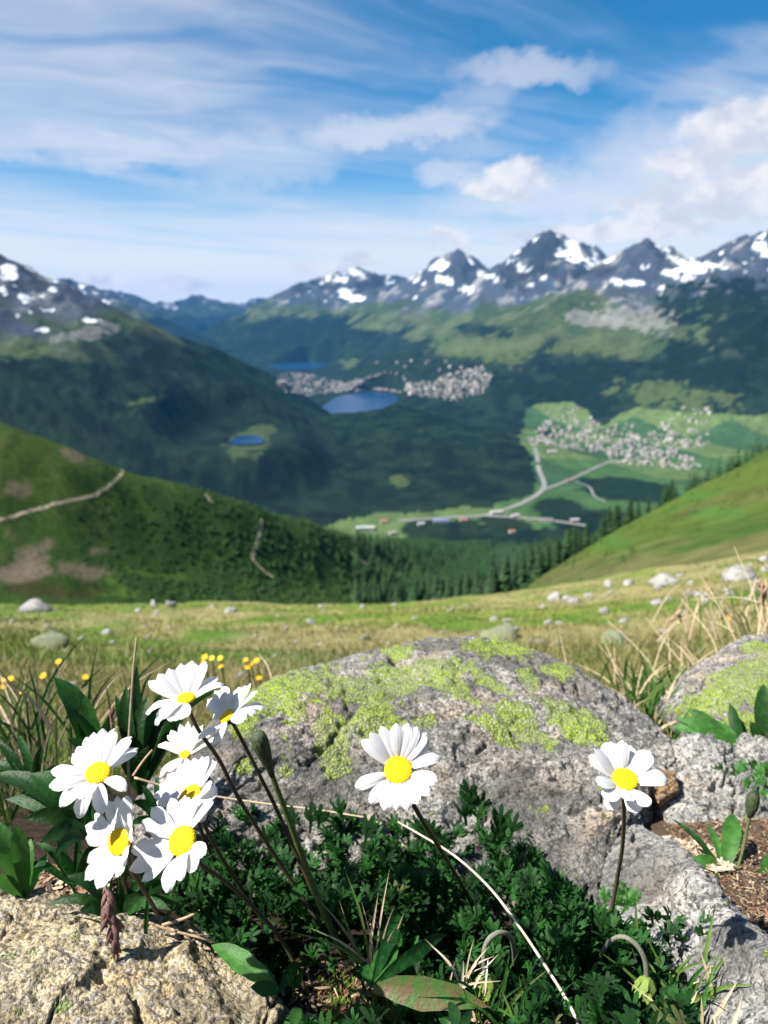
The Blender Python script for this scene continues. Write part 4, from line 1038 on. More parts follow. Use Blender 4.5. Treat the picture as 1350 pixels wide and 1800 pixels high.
m_gold = mat_plain("gold_petal", (.80, .38, .010), (.85, .50, .02), 300, .6, .2, .2)
m_gold2 = mat_plain("lemon_petal", (.80, .60, .05), (.85, .66, .08), 300, .6, .2, .2)

for m_ in (m_petal, m_petal2):      # fine lengthwise veins
    nt = m_.node_tree; b = [n for n in nt.nodes if n.type == 'BSDF_PRINCIPLED'][0]
    q_ = S(nt, attr(nt, 'vein').outputs['Fac']); tco = nt.nodes.new('ShaderNodeTexCoord').outputs['Object']
    nt.links.new(bump(nt, (q_ * 13.0 + noise(nt, tco, 120, 2) * 2.0)._m('SINE') * .5 + noise(nt, tco, 500, 3) * .6, .00006), b.inputs['Normal'])
RT = np.array([0, .07, .2, .38, .58, .76, .90, .97, 1.0]); RW = np.array([.36, .46, .70, .90, 1., .98, .80, .56, .26])
def petal_mesh(b0, e0, nrm, w, bulge, cup, twist=0.0, notch=.03):
    d = e0 - b0; L = np.linalg.norm(d); d = d / L; nrm = unit(nrm - d * (nrm @ d)); s = np.cross(d, nrm)
    if twist: s, nrm = s * math.cos(twist) + nrm * math.sin(twist), nrm * math.cos(twist) - s * math.sin(twist)
    q = np.array([-1, -.5, 0, .5, 1.]); t = RT[:, None]
    tt = t - (notch * (np.abs(q[None]) < .3) - .0) * (t > .95) - .06 * (q[None] ** 2) * (t > .85)
    V = b0 + (tt * L)[..., None] * d + (bulge * L * 4 * t * (1 - t) * (.55 + .45 * t) - cup * w * (q[None] ** 2) * (1 - .3 * t) + .05 * w * np.cos(q[None] * 6.28) * t)[..., None] * nrm + (RW[:, None] * q[None] * w)[..., None] * s
    return V.reshape(-1, 3), gridF(len(RT), 5)
PQ = {'vein': np.tile(np.array([-1, -.5, 0, .5, 1.]), len(RT))}
def dome(c0, axis, r, h, n=26, fl=110):
    """Disc of packed florets."""
    mb = MB(); e1 = unit(np.cross(axis, (.3, .9, .2))); e2 = np.cross(axis, e1)
    rings = 7; V = []
    for i in range(rings):
        f = i / (rings - 1); a = np.linspace(0, 2 * math.pi, n, endpoint=False); rad = r * math.sin(f * math.pi / 2) ; z = h * math.cos(f * math.pi / 2) - (.25 * r if f == 1 else 0)
        V.append(c0 + axis * z + rad * (np.cos(a)[:, None] * e1 + np.sin(a)[:, None] * e2))
    mb.add(np.concatenate(V), gridF(rings, n, True))
    for k in range(fl):
        f = math.sqrt((k + .5) / fl); a = k * 2.39996; s = r * .058 * (.7 + .5 * f)
        p = c0 + axis * (h * math.sqrt(max(0, 1 - f * f * .96))) + r * f * .97 * (math.cos(a) * e1 + math.sin(a) * e2); nn = unit(axis * 1.2 + f * 1.3 * (math.cos(a) * e1 + math.sin(a) * e2))
        u = unit(np.cross(nn, e1 + .1)) * s; w = np.cross(nn, u)
        mb.add([p - u, p - w, p + u, p + w, p + nn * s * 1.7], [[0, 1, 4], [1, 2, 4], [2, 3, 4], [3, 0, 4]])
    return mb.get()
def lathe(c0, axis, prof, n=14, ribs=0, ramp=0.0):
    e1 = unit(np.cross(axis, (.3, .9, .2))); e2 = np.cross(axis, e1); a = np.linspace(0, 2 * math.pi, n, endpoint=False)
    k = 1 + (ramp * np.cos(a * ribs) if ribs else 0 * a)
    V = [c0 + axis * z + (r * k)[:, None] * (np.cos(a)[:, None] * e1 + np.sin(a)[:, None] * e2) for r, z in prof]
    Fc = gridF(len(prof), n, True).tolist(); Fc.append(list(range(n))[::-1]); Fc.append([(len(prof) - 1) * n + i for i in range(n)])
    return np.concatenate(V), Fc
pr = random.Random(21)
def daisy(label, c0, dep, axis, dr, tips, stem, Lpx=None, stem_r=.0011, w=.19, mat=None, curl=(), disc_h=.14):
    """tips: where each petal ends (pixel); its depth follows from the petal's length and the side of the head it grows on."""
    cen = Pd(*c0, dep); ax = unit(axis[0] * CAMR + axis[1] * CAMU - axis[2] * CAMF); k = dep / F; R = dr * k * .93
    base = np.array(P(*stem[-1])); root = thing("alpine_daisy", label, "daisy", base, "white alpine daisies")
    V, Fc = dome(cen, ax, R, R * disc_h); part("disc", V, Fc, m_disc, root)
    lens = [math.hypot(a - c0[0], b_ - c0[1]) for a, b_ in tips]
    L = (Lpx or max(lens) * 1.02) * k
    for i, (a, b_) in enumerate(tips):
        d2 = ((a - c0[0]) * CAMR - (b_ - c0[1]) * CAMU) * k; m = np.linalg.norm(d2)
        Li = max(L * pr.uniform(.93, 1.0), m * 1.01); z = math.sqrt(max(Li * Li - m * m, 0))
        best = min((unit(d2 + s * z * CAMF) for s in (-1, 1)), key=lambda d: abs(d @ ax - .12))
        e0 = cen + best * Li; rad = unit(best - ax * (best @ ax)); b0 = cen + rad * R * .80 - ax * R * .12
        cur = .22 if i in curl else pr.uniform(.02, .09)
        # shift the tip so that it still lands on its pixel
        V, Fc = petal_mesh(b0, e0, ax, w * .87 * L * pr.uniform(.85, 1.12), cur, pr.uniform(.10, .35), pr.uniform(-.18, .18), pr.choice([0, .02, .04]))
        part("petal", V, Fc, mat or m_petal, root, attrs=PQ)
    # involucre and stem
    V, Fc = lathe(cen - ax * R * .95, ax, [(stem_r * .9, -.25 * R), (R * .55, .05 * R), (R * .92, .45 * R), (R * .98, .80 * R)], 20, 10, .05)
    inv_ = part("involucre", V, Fc, m_bract, root)
    e1 = unit(np.cross(ax, (.3, .9, .2))); e2 = np.cross(ax, e1)
    for j in range(12):
        a = j / 12 * 6.283; rd = math.cos(a) * e1 + math.sin(a) * e2; tg = np.cross(ax, rd); q = cen - ax * R * .95
        part("bract", [q + rd * R * .30 - ax * R * .1 - tg * R * .14, q + rd * R * .30 - ax * R * .1 + tg * R * .14, q + rd * R * .90 + ax * R * .35 + tg * R * .20, q + rd * R * 1.04 + ax * R * .88, q + rd * R * .90 + ax * R * .35 - tg * R * .20], [[0, 1, 2, 3, 4]], m_bract, root, inv_)
    pts = [cen - ax * R * 1.1] + [P(*s) for s in stem]
    p = curve(pts, 26); V, Fc = tube(p, np.linspace(stem_r, stem_r * 1.15, 26), 9); part("stem", V, Fc, m_stem, root)
    return root
daisy("white daisy standing alone before the middle of the boulder", (700, 1353), .365, (0, .62, .78), 27,
      [(635, 1303), (650, 1291), (670, 1281), (697, 1274), (718, 1274), (735, 1280), (751, 1291), (755, 1306), (778, 1334), (767, 1360), (752, 1378), (733, 1390), (715, 1403), (696, 1403), (675, 1403), (650, 1396), (623, 1380)],
      [(727, 1415, .325), (760, 1470, .355), (800, 1535, .40), (830, 1590, .43)], 81, curl=(14, 15, 16, 8, 12, 13), w=.17)
daisy("topmost white daisy of the left cluster, seen from its side", (327, 1226), .41, (-.05, .93, .33), 17,
      [(258, 1199), (274, 1187), (288, 1181), (306, 1175), (329, 1168), (354, 1168), (389, 1208), (376, 1196), (275, 1271), (259, 1252), (298, 1251), (316, 1252), (337, 1247)],
      [(350, 1285, .385), (385, 1335, .39), (415, 1395, .395), (455, 1460, .40), (510, 1545, .405), (565, 1630, .40)], 72, curl=(6, 8, 9, 10), w=.23)
daisy("white daisy turned aside at the boulder's left end, dark calyx showing", (398, 1258), .42, (-.55, .74, .33), 16,
      [(355, 1240), (367, 1225), (380, 1217), (411, 1217), (425, 1212), (439, 1203), (455, 1211), (469, 1242), (455, 1246), (441, 1250), (389, 1294), (364, 1268), (356, 1286)],
      [(425, 1300, .405), (455, 1360, .41), (485, 1420, .415), (520, 1500, .42), (570, 1610, .41)], 66, curl=(7, 8), w=.22)
daisy("half-opened cream daisy with thin upright petals below the topmost one", (325, 1326), .435, (-.05, .85, .45), 10,
      [(291, 1292), (272, 1314), (284, 1302), (308, 1281), (323, 1276), (340, 1278), (355, 1276), (352, 1305), (364, 1297), (388, 1298), (289, 1357), (345, 1335), (310, 1340), (375, 1315)],
      [(335, 1380, .43), (350, 1450, .44), (380, 1520, .45)], 60, mat=m_petal2, curl=(1, 10), w=.14)
daisy("leftmost white daisy, open wide with petals spread like a fan", (172, 1358), .37, (.05, .72, .66), 23,
      [(93, 1351), (109, 1339), (118, 1325), (132, 1309), (149, 1299), (167, 1290), (190, 1289), (223, 1302), (227, 1330), (237, 1374), (199, 1410), (152, 1424), (127, 1398), (108, 1410), (98, 1372), (172, 1376)],
      [(180, 1405, .345), (190, 1450, .36), (205, 1510, .385), (230, 1580, .41)], 82, curl=(9, 10, 11), w=.17)
daisy("white daisy half hidden behind the largest one of the left cluster", (333, 1399), .395, (-.42, .68, .55), 24,
      [(262, 1405), (268, 1393), (280, 1378), (301, 1360), (328, 1348), (353, 1337), (369, 1345), (382, 1362), (391, 1378), (374, 1418), (266, 1420), (372, 1402), (340, 1430)],
      [(355, 1440, .385), (385, 1500, .40), (430, 1570, .415), (480, 1650, .41)], 78, w=.19)
daisy("lowest and largest white daisy of the left cluster", (319, 1478), .362, (-.34, .50, .78), 28,
      [(224, 1501), (231, 1523), (256, 1539), (314, 1532), (340, 1508), (363, 1493), (378, 1469), (245, 1478), (238, 1455), (252, 1437), (280, 1428), (307, 1424), (330, 1421), (358, 1428)],
      [(350, 1516, .335), (400, 1552, .345), (450, 1600, .36), (500, 1660, .375), (540, 1745, .37)], 96, w=.165, curl=(3, 4))
daisy("white daisy tilted left between the leftmost and the largest one", (208, 1480), .368, (-.40, .30, .87), 25,
      [(149, 1447), (136, 1465), (135, 1489), (145, 1525), (153, 1542), (182, 1548), (197, 1528), (175, 1425), (191, 1413), (220, 1402), (243, 1418), (250, 1440), (243, 1480), (234, 1506)],
      [(228, 1520, .345), (250, 1560, .365), (280, 1610, .395)], 84, w=.18)
daisy("rightmost white daisy on a straight dark stem before the boulder's shadow", (1099, 1369), .40, (.02, .80, .58), 24,
      [(1037, 1331), (1047, 1319), (1072, 1314), (1086, 1316), (1100, 1306), (1121, 1321), (1147, 1323), (1171, 1365), (1039, 1364), (1051, 1387), (1060, 1414), (1103, 1410), (1121, 1394), (1084, 1384)],
      [(1097, 1430, .37), (1094, 1490, .385), (1084, 1550, .40), (1074, 1605, .405)], 70, w=.24, curl=(7,))

def ribbon_leaf(pts, w, side, fold=.25, n=12, wav=0.0, prof=None):
    """A leaf blade along a curve: V-folded cross-section, width profile, wavy margin."""
    p = curve(pts, n); t = unit(np.gradient(p, axis=0)); s = unit(side - t * (t @ side)[:, None]); up = np.cross(t, s)
    f = np.linspace(0, 1, n); pw = np.interp(f, *(prof or ([0, .08, .25, .50, .75, .92, 1], [.25, .36, .76, 1, .72, .28, .02]))) * w
    q = np.array([-1, -.55, 0, .55, 1.])
    wv = wav * w * np.sin(f * 31)[:, None] * np.abs(q)[None] ** 3
    V = p[:, None] + (pw[:, None] * q[None])[..., None] * s[:, None] + (pw[:, None] * np.abs(q)[None] * fold + wv + .04 * pw[:, None] * (np.abs(q)[None] < .1))[..., None] * up[:, None]
    return V.reshape(-1, 3), gridF(n, 5)
def plant(name, label, base, leaves, mat, cat="plant", group=None, fold=.3, arch=.18, y0=None):
    """leaves: (tip px, tip py, tip metres ahead, width px[, roll])."""
    b0 = P(*base); root = thing(name, label, cat, b0, group)
    for lf in leaves:
        tip = P(*lf[:3]); w = lf[3] * np.linalg.norm(tip) / F / 2; roll = lf[4] if len(lf) > 4 else pr.uniform(-.6, .6); mt = lf[5] if len(lf) > 5 else mat
        d = tip - b0; L = np.linalg.norm(d); mid = b0 + d * .5 + np.array([0, 0, 1]) * L * arch * pr.uniform(.6, 1.3) + CAMR * L * pr.uniform(-.06, .06)
        view = unit((b0 + tip) / 2); s = unit(np.cross(unit(d), view)); s = s * math.cos(roll) + np.cross(unit(d), s) * math.sin(roll)
        V, Fc = ribbon_leaf([b0 + unit(d) * L * .02, (b0 + mid) / 2 + np.array([0, 0, L * .02]), mid, (mid + tip) / 2 + np.array([0, 0, L * .03]), tip], w, s, fold * pr.uniform(.5, 1.2), 13, pr.uniform(0, .12))
        part("leaf", V, Fc, mt, root)
    return root
plant("broadleaf_plant", "tall dark green leaves rising behind the leftmost daisy", (180, 1395, .50), [(95, 1190, .52, 44, .5), (150, 1222, .51, 40, -.5), (128, 1248, .50, 26, .9), (192, 1258, .50, 26, .2), (118, 1300, .48, 24, .3)], m_leafd)
plant("broadleaf_plant", "upright narrow green leaves behind the gap between the daisies", (245, 1400, .52), [(203, 1222, .55, 22, .2), (222, 1205, .55, 24, 0), (241, 1168, .56, 22, .3), (262, 1222, .55, 24, -.3), (285, 1215, .56, 24, .1), (312, 1225, .56, 22, .4), (345, 1222, .57, 22, .3), (383, 1212, .57, 24, .8), (262, 1310, .50, 20, 0), (215, 1320, .5, 18, .2), (300, 1255, .55, 22, -.4)], m_leafd)
plant("broadleaf_plant", "spreading dark leaves at the left edge under the leftmost daisy", (165, 1470, .44), [(52, 1362, .45, 46, .3), (-20, 1362, .46, 34, .4), (44, 1440, .43, 30, -.2), (70, 1482, .41, 30, .3), (10, 1405, .45, 30, .1), (95, 1505, .40, 24, .2), (120, 1395, .46, 34, -.3), (90, 1425, .44, 32, .2)], m_leafd)
plant("broadleaf_plant", "yellow-edged green rosette at the left edge above the ochre rock", (48, 1582, .412), [(28, 1450, .42, 26, .1), (-8, 1488, .41, 26, .3), (54, 1474, .43, 18, -.5), (-15, 1545, .40, 22, .2), (-10, 1440, .43, 24, .2), (85, 1500, .43, 16, -.5)], m_leafb)
plant("broadleaf_plant", "green leaves between the ochre rock and the lowest daisies", (215, 1612, .40), [(118, 1540, .40, 22, .3), (140, 1600, .385, 24, .1), (262, 1575, .40, 20, .2), (330, 1548, .41, 22, .5), (250, 1545, .41, 16, 0), (300, 1600, .39, 20, -.3), (175, 1555, .41, 16, .4), (335, 1590, .395, 18, .2), (80, 1590, .395, 16, .2)], m_leafd)
plant("broadleaf_plant", "shiny bright green leaves below the boulder at the right edge", (1308, 1350, .66), [(1174, 1279, .69, 24, .3), (1188, 1262, .69, 24, .2), (1205, 1244, .70, 24, .1), (1224, 1262, .70, 24, -.2), (1240, 1282, .68, 24, .3), (1282, 1236, .70, 22, -.5, m_leafd), (1300, 1262, .69, 20, .4, m_leafd), (1222, 1305, .67, 24, .2), (1262, 1270, .69, 22, .1)], m_leafb)
plant("broadleaf_plant", "upright dark leaf pair at the right edge above the grey rock", (1338, 1320, .66), [(1342, 1202, .69, 28, .2), (1362, 1230, .68, 26, -.3), (1318, 1268, .67, 18, .4)], m_leafd)
plant("small_rosette", "small rosette with spoon-shaped leaf on the bare soil", (1274, 1540, .475), [(1181, 1440, .51, 11, .5, m_leafd), (1240, 1446, .52, 12, .4), (1288, 1430, .52, 27, 0), (1306, 1458, .52, 9, .3), (1218, 1508, .48, 22, .2), (1262, 1500, .49, 12, .2), (1250, 1570, .45, 18, .2), (1296, 1570, .45, 14, .2)], m_leafb)
plant("small_rosette", "green leaves at the right edge beside the budding stem", (1345, 1560, .46), [(1316, 1535, .465, 24, .2), (1362, 1500, .47, 24, .1), (1370, 1570, .45, 20, .1), (1330, 1585, .45, 14, .3)], m_leafb)
plant("toothed_leaf_plant", "long light green leaf with a withered brown tip at the bottom", (652, 1737, .325), [(858, 1770, .315, 46, .15, m_leafx), (786, 1642, .37, 22, .2, m_leafm), (697, 1655, .36, 34, -.2, m_leafb), (716, 1580, .39, 22, .3, m_leafm), (640, 1690, .35, 16, .2, m_leafm)], m_leafm, arch=.06)
plant("toothed_leaf_plant", "glossy green leaf lying over the edge of the ochre rock", (490, 1745, .335), [(371, 1661, .36, 32, .2, m_leafb), (428, 1690, .36, 22, .4), (520, 1690, .36, 18, .3), (440, 1735, .335, 22, 0)], m_leafm, arch=.08)
plant("small_rosette", "dark pointed leaf at the bottom edge right of the withered one", (800, 1830, .285), [(790, 1760, .31, 18, .1), (830, 1775, .30, 14, .3), (770, 1790, .295, 12, .2)], m_leafd)
plant("small_rosette", "pale green leaf at the very bottom beside the moss", (515, 1825, .285), [(528, 1772, .305, 18, .1), (540, 1800, .295, 12, .4), (500, 1795, .295, 10, .2)], m_leafb)
plant("broadleaf_plant", "upright leaf by the drooping bud at the lower right", (1155, 1790, .345), [(1176, 1725, .365, 18, .3), (1140, 1760, .35, 14, .2), (1190, 1760, .35, 12, .1)], m_leafm)

plant("broadleaf_plant", "thin grassy leaves in the gap under the leftmost daisy", (130, 1560, .42), [(60, 1480, .43, 12, .2), (95, 1450, .44, 12, .3), (150, 1440, .44, 10, .1), (185, 1470, .43, 12, .2), (40, 1520, .42, 12, .1), (110, 1500, .42, 16, .4), (165, 1500, .42, 14, .2)], m_leafm)
plant("broadleaf_plant", "small leaves between the upright leaves and the boulder's left foot", (280, 1450, .47), [(250, 1380, .48, 14, .2), (275, 1365, .49, 14, .1), (232, 1410, .46, 16, .3), (262, 1420, .46, 16, .2), (300, 1400, .48, 12, .1), (225, 1450, .45, 14, .3)], m_leafm)
plant("broadleaf_plant", "long dark leaves at the left edge above the spreading ones", (60, 1400, .52), [(-10, 1300, .54, 16, .2), (30, 1290, .55, 14, .1), (75, 1310, .54, 14, .3), (-20, 1340, .53, 18, .2), (110, 1345, .53, 16, .2)], m_leafd)
# ---- buds
def bud_stalk(label, pts, rad, mat, bud_axis=None, bl=.02, br=.0045, bmat=None, ribs=9, name="daisy_bud", bracts=0, vase=False):
    """pts run from the ground to the bud."""
    base = P(*pts[0]); root = thing(name, label, "flower bud", base, None)
    p = curve([P(*q) for q in pts], 40); V, Fc = tube(p, np.interp(np.linspace(0, 1, 40), [0, 1], rad), 9); part("stem", V, Fc, mat, root)
    ax = unit(p[-1] - p[-3]) if bud_axis is None else unit(bud_axis)
    V, Fc = lathe(p[-1], ax, ([(rad[1] * 1.0, -.001), (br * .62, bl * .12), (br * .95, bl * .35), (br, bl * .6), (br * .88, bl * .82), (br * .6, bl * .95), (br * .2, bl)] if not vase else [(rad[1], -.001), (br * .40, bl * .12), (br * .66, bl * .34), (br * .92, bl * .60), (br, bl * .78), (br * .90, bl * .93), (br * .55, bl)]), 36, ribs, .07); bd = part("bud", V, Fc, bmat or m_bud, root)
    e1 = unit(np.cross(ax, (.3, .9, .2))); e2 = np.cross(ax, e1)
    for ring, (zf, rf, n_, ln) in enumerate([(.0, .95, 7, .55), (.28, 1.08, 7, .60)][:2 if bracts else 0]):
        for j in range(n_):
            a = (j + ring * .5) / n_ * 6.283; rd = math.cos(a) * e1 + math.sin(a) * e2; tg = np.cross(ax, rd); q = p[-1] + ax * bl * zf
            part("bract", [q + rd * br * .55 * rf - tg * br * .28, q + rd * br * .55 * rf + tg * br * .28, q + rd * br * 1.12 * rf + ax * bl * ln * .55 + tg * br * .40, q + rd * br * 1.10 * rf + ax * bl * ln, q + rd * br * 1.12 * rf + ax * bl * ln * .55 - tg * br * .40], [[0, 1, 2, 3, 4]], bmat or m_bud, root, bd)
bud_stalk("closed striped green bud on a thick stem left of the boulder's middle", [(605, 1680, .385), (570, 1605, .375), (540, 1530, .37), (515, 1460, .365), (492, 1400, .362), (478, 1362, .36)], (.0022, .0014), m_gstem, None, .028, .0043, m_bud, 12, vase=True)
bud_stalk("dark closed bud standing on a short stem over the bare soil", [(1290, 1545, .47), (1303, 1505, .475), (1312, 1465, .48), (1318, 1435, .482)], (.0011, .0011), m_gstem, None, .019, .0044, m_bract, 12)
bud_stalk("drooping bud on a grey hairy arched stem, left one of two", [(905, 1700, .375), (902, 1660, .355), (893, 1643, .347), (876, 1640, .343), (858, 1653, .34), (850, 1680, .338), (853, 1712, .337)], (.0014, .0014), m_hairy, None, .013, .0052, m_lime, 8, "nodding_bud", 1)
bud_stalk("nodding lime-green bud on an arched hairy stem at the lower right", [(1055, 1690, .375), (1062, 1668, .365), (1080, 1650, .358), (1100, 1648, .353), (1122, 1665, .35), (1134, 1690, .348), (1137, 1718, .347)], (.0013, .0014), m_hairy, (-.15, -.25, -1), .013, .0054, m_lime, 8, "nodding_bud", 1)

# ---- stalks, straws and tufts
def stalk(name, label, pts, r0, r1, mat, cat="grass stem", group=None, n=40, root=None):
    p = curve([P(*q) for q in pts], n); V, Fc = tube(p, np.linspace(r0, r1, n), 7)
    if root is not None: return part(name, V, Fc, mat, root)
    o = obj(name, mesh(name, V - p[0], Fc), mat); o.location = tuple(p[0]); return tag(o, label, cat, group)
stalk("dry_grass_stem", "long bleached grass stem arching across the leaves to the bottom edge", [(700, 1445, .47), (740, 1468, .45), (800, 1505, .425), (860, 1560, .40), (910, 1625, .375), (960, 1700, .345), (1000, 1765, .32), (1030, 1830, .30)], .0006, .0009, m_white)
stalk("dry_grass_stem", "thin tan grass stem crossing behind the left cluster of daisies", [(236, 1367, .47), (300, 1385, .475), (380, 1400, .48), (460, 1412, .485), (560, 1424, .49), (660, 1440, .49)], .0008, .0006, m_straw)
stalk("dry_grass_stem", "dry twig lying at the back edge of the ochre rock", [(285, 1627, .385), (330, 1612, .39), (366, 1592, .395)], .0012, .0008, m_twig, "twig")
stalk("dry_grass_stem", "straw lying across the ochre rock towards the dark leaves", [(262, 1622, .385), (300, 1635, .382), (360, 1650, .378), (440, 1670, .37)], .0008, .0008, m_twig, "twig")
stalk("dry_grass_stem", "short pale twig slanting behind the gap in the daisies", [(234, 1364, .46), (250, 1340, .465), (268, 1318, .47)], .0009, .0007, m_twig, "twig")
stalk("grass_stalk", "tall single grass stalk rising above the upright leaves at the left", [(228, 1440, .50), (226, 1330, .505), (231, 1230, .51), (236, 1160, .515), (240, 1121, .52)], .0012, .0006, m_straw)
stalk("reddish_blade", "dark red grass blade reaching in from the lower right corner", [(1240, 1800, .36), (1290, 1782, .355), (1350, 1766, .35)], .0012, .0004, mat_plain("red_blade", (.14, .03, .04), (.10, .03, .03), 200, .5, .3))
for k, (a, b_, c_) in enumerate([((1178, 1225, 1.05), (1130, 1150, 1.2), (1068, 1090, 1.3)), ((1240, 1215, 1.0), (1170, 1130, 1.15), (1135, 1085, 1.2)), ((1270, 1190, 1.0), (1250, 1120, 1.05), (1195, 1050, 1.15)), ((1300, 1140, 1.0), (1260, 1060, 1.1), (1230, 1010, 1.2)), ((1340, 1110, .95), (1320, 1030, 1.0), (1290, 960, 1.1)), ((1120, 1230, 1.1), (1090, 1180, 1.2), (1050, 1130, 1.35)), ((1000, 1190, 1.2), (992, 1150, 1.25), (984, 1115, 1.3)), ((1340, 1060, 1.1), (1290, 1050, 1.2), (1210, 1055, 1.3)), ((1350, 1000, 1.2), (1320, 980, 1.2), (1270, 1005, 1.3)), ((1090, 1220, 1.1), (1060, 1190, 1.15), (1010, 1165, 1.3)), ((1350, 1130, .95), (1338, 1060, .98), (1345, 990, 1.0)), ((478, 1195, 1.1), (470, 1170, 1.15), (455, 1150, 1.2)), ((1220, 1240, .95), (1150, 1195, 1.1), (1100, 1185, 1.2)), ((1290, 1110, 1.2), (1240, 1090, 1.3), (1160, 1100, 1.4))]):
    stalk("dry_grass_stem", "straw-coloured grass stem leaning in the meadow right of the boulder" if k != 11 else "single straw stem behind the boulder's left end", [a, b_, c_], .0010, .0005, m_straw, "grass stem", "straw stems right of the boulder" if k != 11 else None, 16)
def seed_head(label, pts, n, size, mat, stem_r=.0006):
    p = curve([P(*q) for q in pts], n); root = thing("grass_seed_head", label, "seed head", p[0])
    V, Fc = tube(p, stem_r, 6); part("stem", V, Fc, m_twig, root)
    for i in range(n // 4, n):
        f = (i - n / 4) / (n * .75); s = size * (.6 + .9 * math.sin(min(1, f * 1.05 + .12) * math.pi) ** .7)
        d = unit(unit(p[min(i + 1, n - 1)] - p[i - 1]) * 1.4 + np.array([pr.uniform(-1, 1), pr.uniform(-1, 1), pr.uniform(-.3, .3)]) * .75)
        V, Fc = lathe(p[i], d, [(s * .08, 0), (s * .22, s * .3), (s * .2, s * .7), (s * .03, s * 1.25)], 6); part("spikelet", V, Fc, mat, root)
seed_head("drooping purple-brown grass head hanging over the ochre rock", [(178, 1525, .372), (186, 1560, .368), (192, 1600, .365), (200, 1640, .362), (206, 1690, .358)], 46, .0062, m_purple)
seed_head("small purple grass head between the leftmost daisy and the upright leaves", [(200, 1330, .49), (199, 1290, .49), (197, 1262, .492), (200, 1250, .492)], 14, .004, m_purple)
seed_head("brown seed head on a stalk at the far right of the meadow", [(1345, 1090, 1.1), (1342, 1060, 1.1), (1340, 1040, 1.1), (1338, 1030, 1.1)], 16, .012, m_twig)
seed_head("dark seed head on a bent straw above the dry grass", [(1160, 1110, 1.15), (1175, 1095, 1.15), (1190, 1080, 1.15), (1196, 1090, 1.15)], 16, .008, m_twig)
def tuft(label, base, n, spread, h, mats, seed, cat="grass tuft", lean=(0, 0), w=.0011):
    r = random.Random(seed); b0 = P(*base); root = thing("grass_tuft", label, cat, b0)
    for i in range(n):
        b1 = b0 + np.array([r.gauss(0, spread * .35), r.gauss(0, spread * .3), 0]); L = h * r.uniform(.5, 1.1)
        d = np.array([r.gauss(lean[0], .45), r.gauss(lean[1], .3), 1.0]); tip = b1 + unit(d) * L; dr_ = np.array([d[0], d[1], -.5]) * L * .25 * r.random()
        V, Fc = ribbon_leaf([b1, (b1 + tip) / 2 + np.array([0, 0, L * .05]), tip + dr_], w * r.uniform(.6, 1.3), unit(np.cross(d, unit(b1)) + np.array([0, 0, .2])), .3, 8, 0, ([0, .5, 1], [.9, 1, .05])); part("blade", V, Fc, r.choice(mats), root)
tuft("yellow-green sedge tuft against the pale slab at the lower right", (1190, 1795, .35), 46, .045, .055, [m_ygrass, m_ygrass, m_straw, m_leafb], 1, lean=(.25, 0))
tuft("thin straw tuft in the middle of the leaf cushion", (650, 1700, .355), 15, .012, .058, [m_straw, m_twig, m_twig, m_ygrass], 2, lean=(-.45, .2), w=.0007)
tuft("short straw tuft beside the left drooping bud", (815, 1745, .33), 12, .012, .030, [m_straw, m_white], 3, lean=(.2, .1), w=.0006)
tuft("thin green grass blades under the left drooping bud", (880, 1800, .32), 22, .03, .05, [m_leafb, m_ygrass, m_leafm], 4, w=.0008)
tuft("tangled dry grass at the left edge beside the dark leaves", (20, 1420, .56), 60, .09, .10, [m_straw, m_straw, m_ygrass, m_leafd], 5, w=.0011)
tuft("green grass tuft between the two boulders at the right", (1150, 1262, .86), 60, .09, .075, [m_leafb, m_leafm, m_ygrass, m_straw], 6, w=.0014)
tuft("lush green grass tuft beside the right foot of the boulder", (1165, 1240, .92), 70, .10, .06, [m_leafb, m_leafb, m_leafm, m_ygrass], 16, w=.0016)
tuft("dry grass tuft right of the boulder", (1200, 1225, 1.0), 50, .12, .10, [m_straw, m_straw, m_ygrass], 7, w=.0013)
tuft("dry grass tuft at the right edge of the meadow", (1300, 1110, 1.3), 50, .18, .13, [m_straw, m_straw, m_ygrass], 8, w=.0015)
tuft("grass blades under the lowest daisies", (255, 1600, .41), 34, .05, .05, [m_leafd, m_leafm, m_leafm], 9, w=.0010)
tuft("grass blades rising among the left leaves", (90, 1300, .62), 44, .10, .09, [m_leafd, m_ygrass, m_leafm, m_straw], 10, w=.0012)
tuft("fine dry grass under the soil-side rosette", (1280, 1580, .45), 20, .03, .02, [m_straw, m_twig, m_ygrass], 12, w=.0005)

# ---- yellow flowers in the meadow
def yellow(px, py, mat, D, label, group):
    p = P(px, py, D); gz = ground(p[0], p[1]); base = np.array([p[0] + .004, p[1] + .006, float(gz) - .005]); root = thing("yellow_flower", label, "flower", base, group)
    V, Fc = tube(curve([base, (base + p) / 2 + (.004, 0, 0), p], 8), .0012, 5); part("stem", V, Fc, m_gstem, root)
    ax = unit(np.array([pr.uniform(-.3, .1), -.5, .8])); r = .0043 * D / 1.15 * pr.uniform(.8, 1.15)
    V, Fc = dome(p, ax, r * .45, r * .25, 10, 0); part("disc", V, Fc, m_disc, root)
    e1 = unit(np.cross(ax, (.3, .9, .2))); e2 = np.cross(ax, e1)
    for j in range(8):
        a = j / 8 * 6.283 + pr.random() * .3; rd = math.cos(a) * e1 + math.sin(a) * e2; V, Fc = petal_mesh(p + rd * r * .3, p + rd * r * 1.25 + ax * r * .15, ax, r * .34, .05, .1); part("petal", V, Fc, mat, root)
Y1 = ("small yellow flower above the topmost daisy in the grass", "yellow flowers behind the topmost daisy")
Y2 = ("small orange-yellow flower in the grass at the left edge", "yellow flowers at the left edge")
for a in [(360, 1155), (372, 1157), (387, 1157), (388, 1170), (359, 1165)]: yellow(*a, pr.choice([m_gold, m_gold2]), 1.3, *Y1)
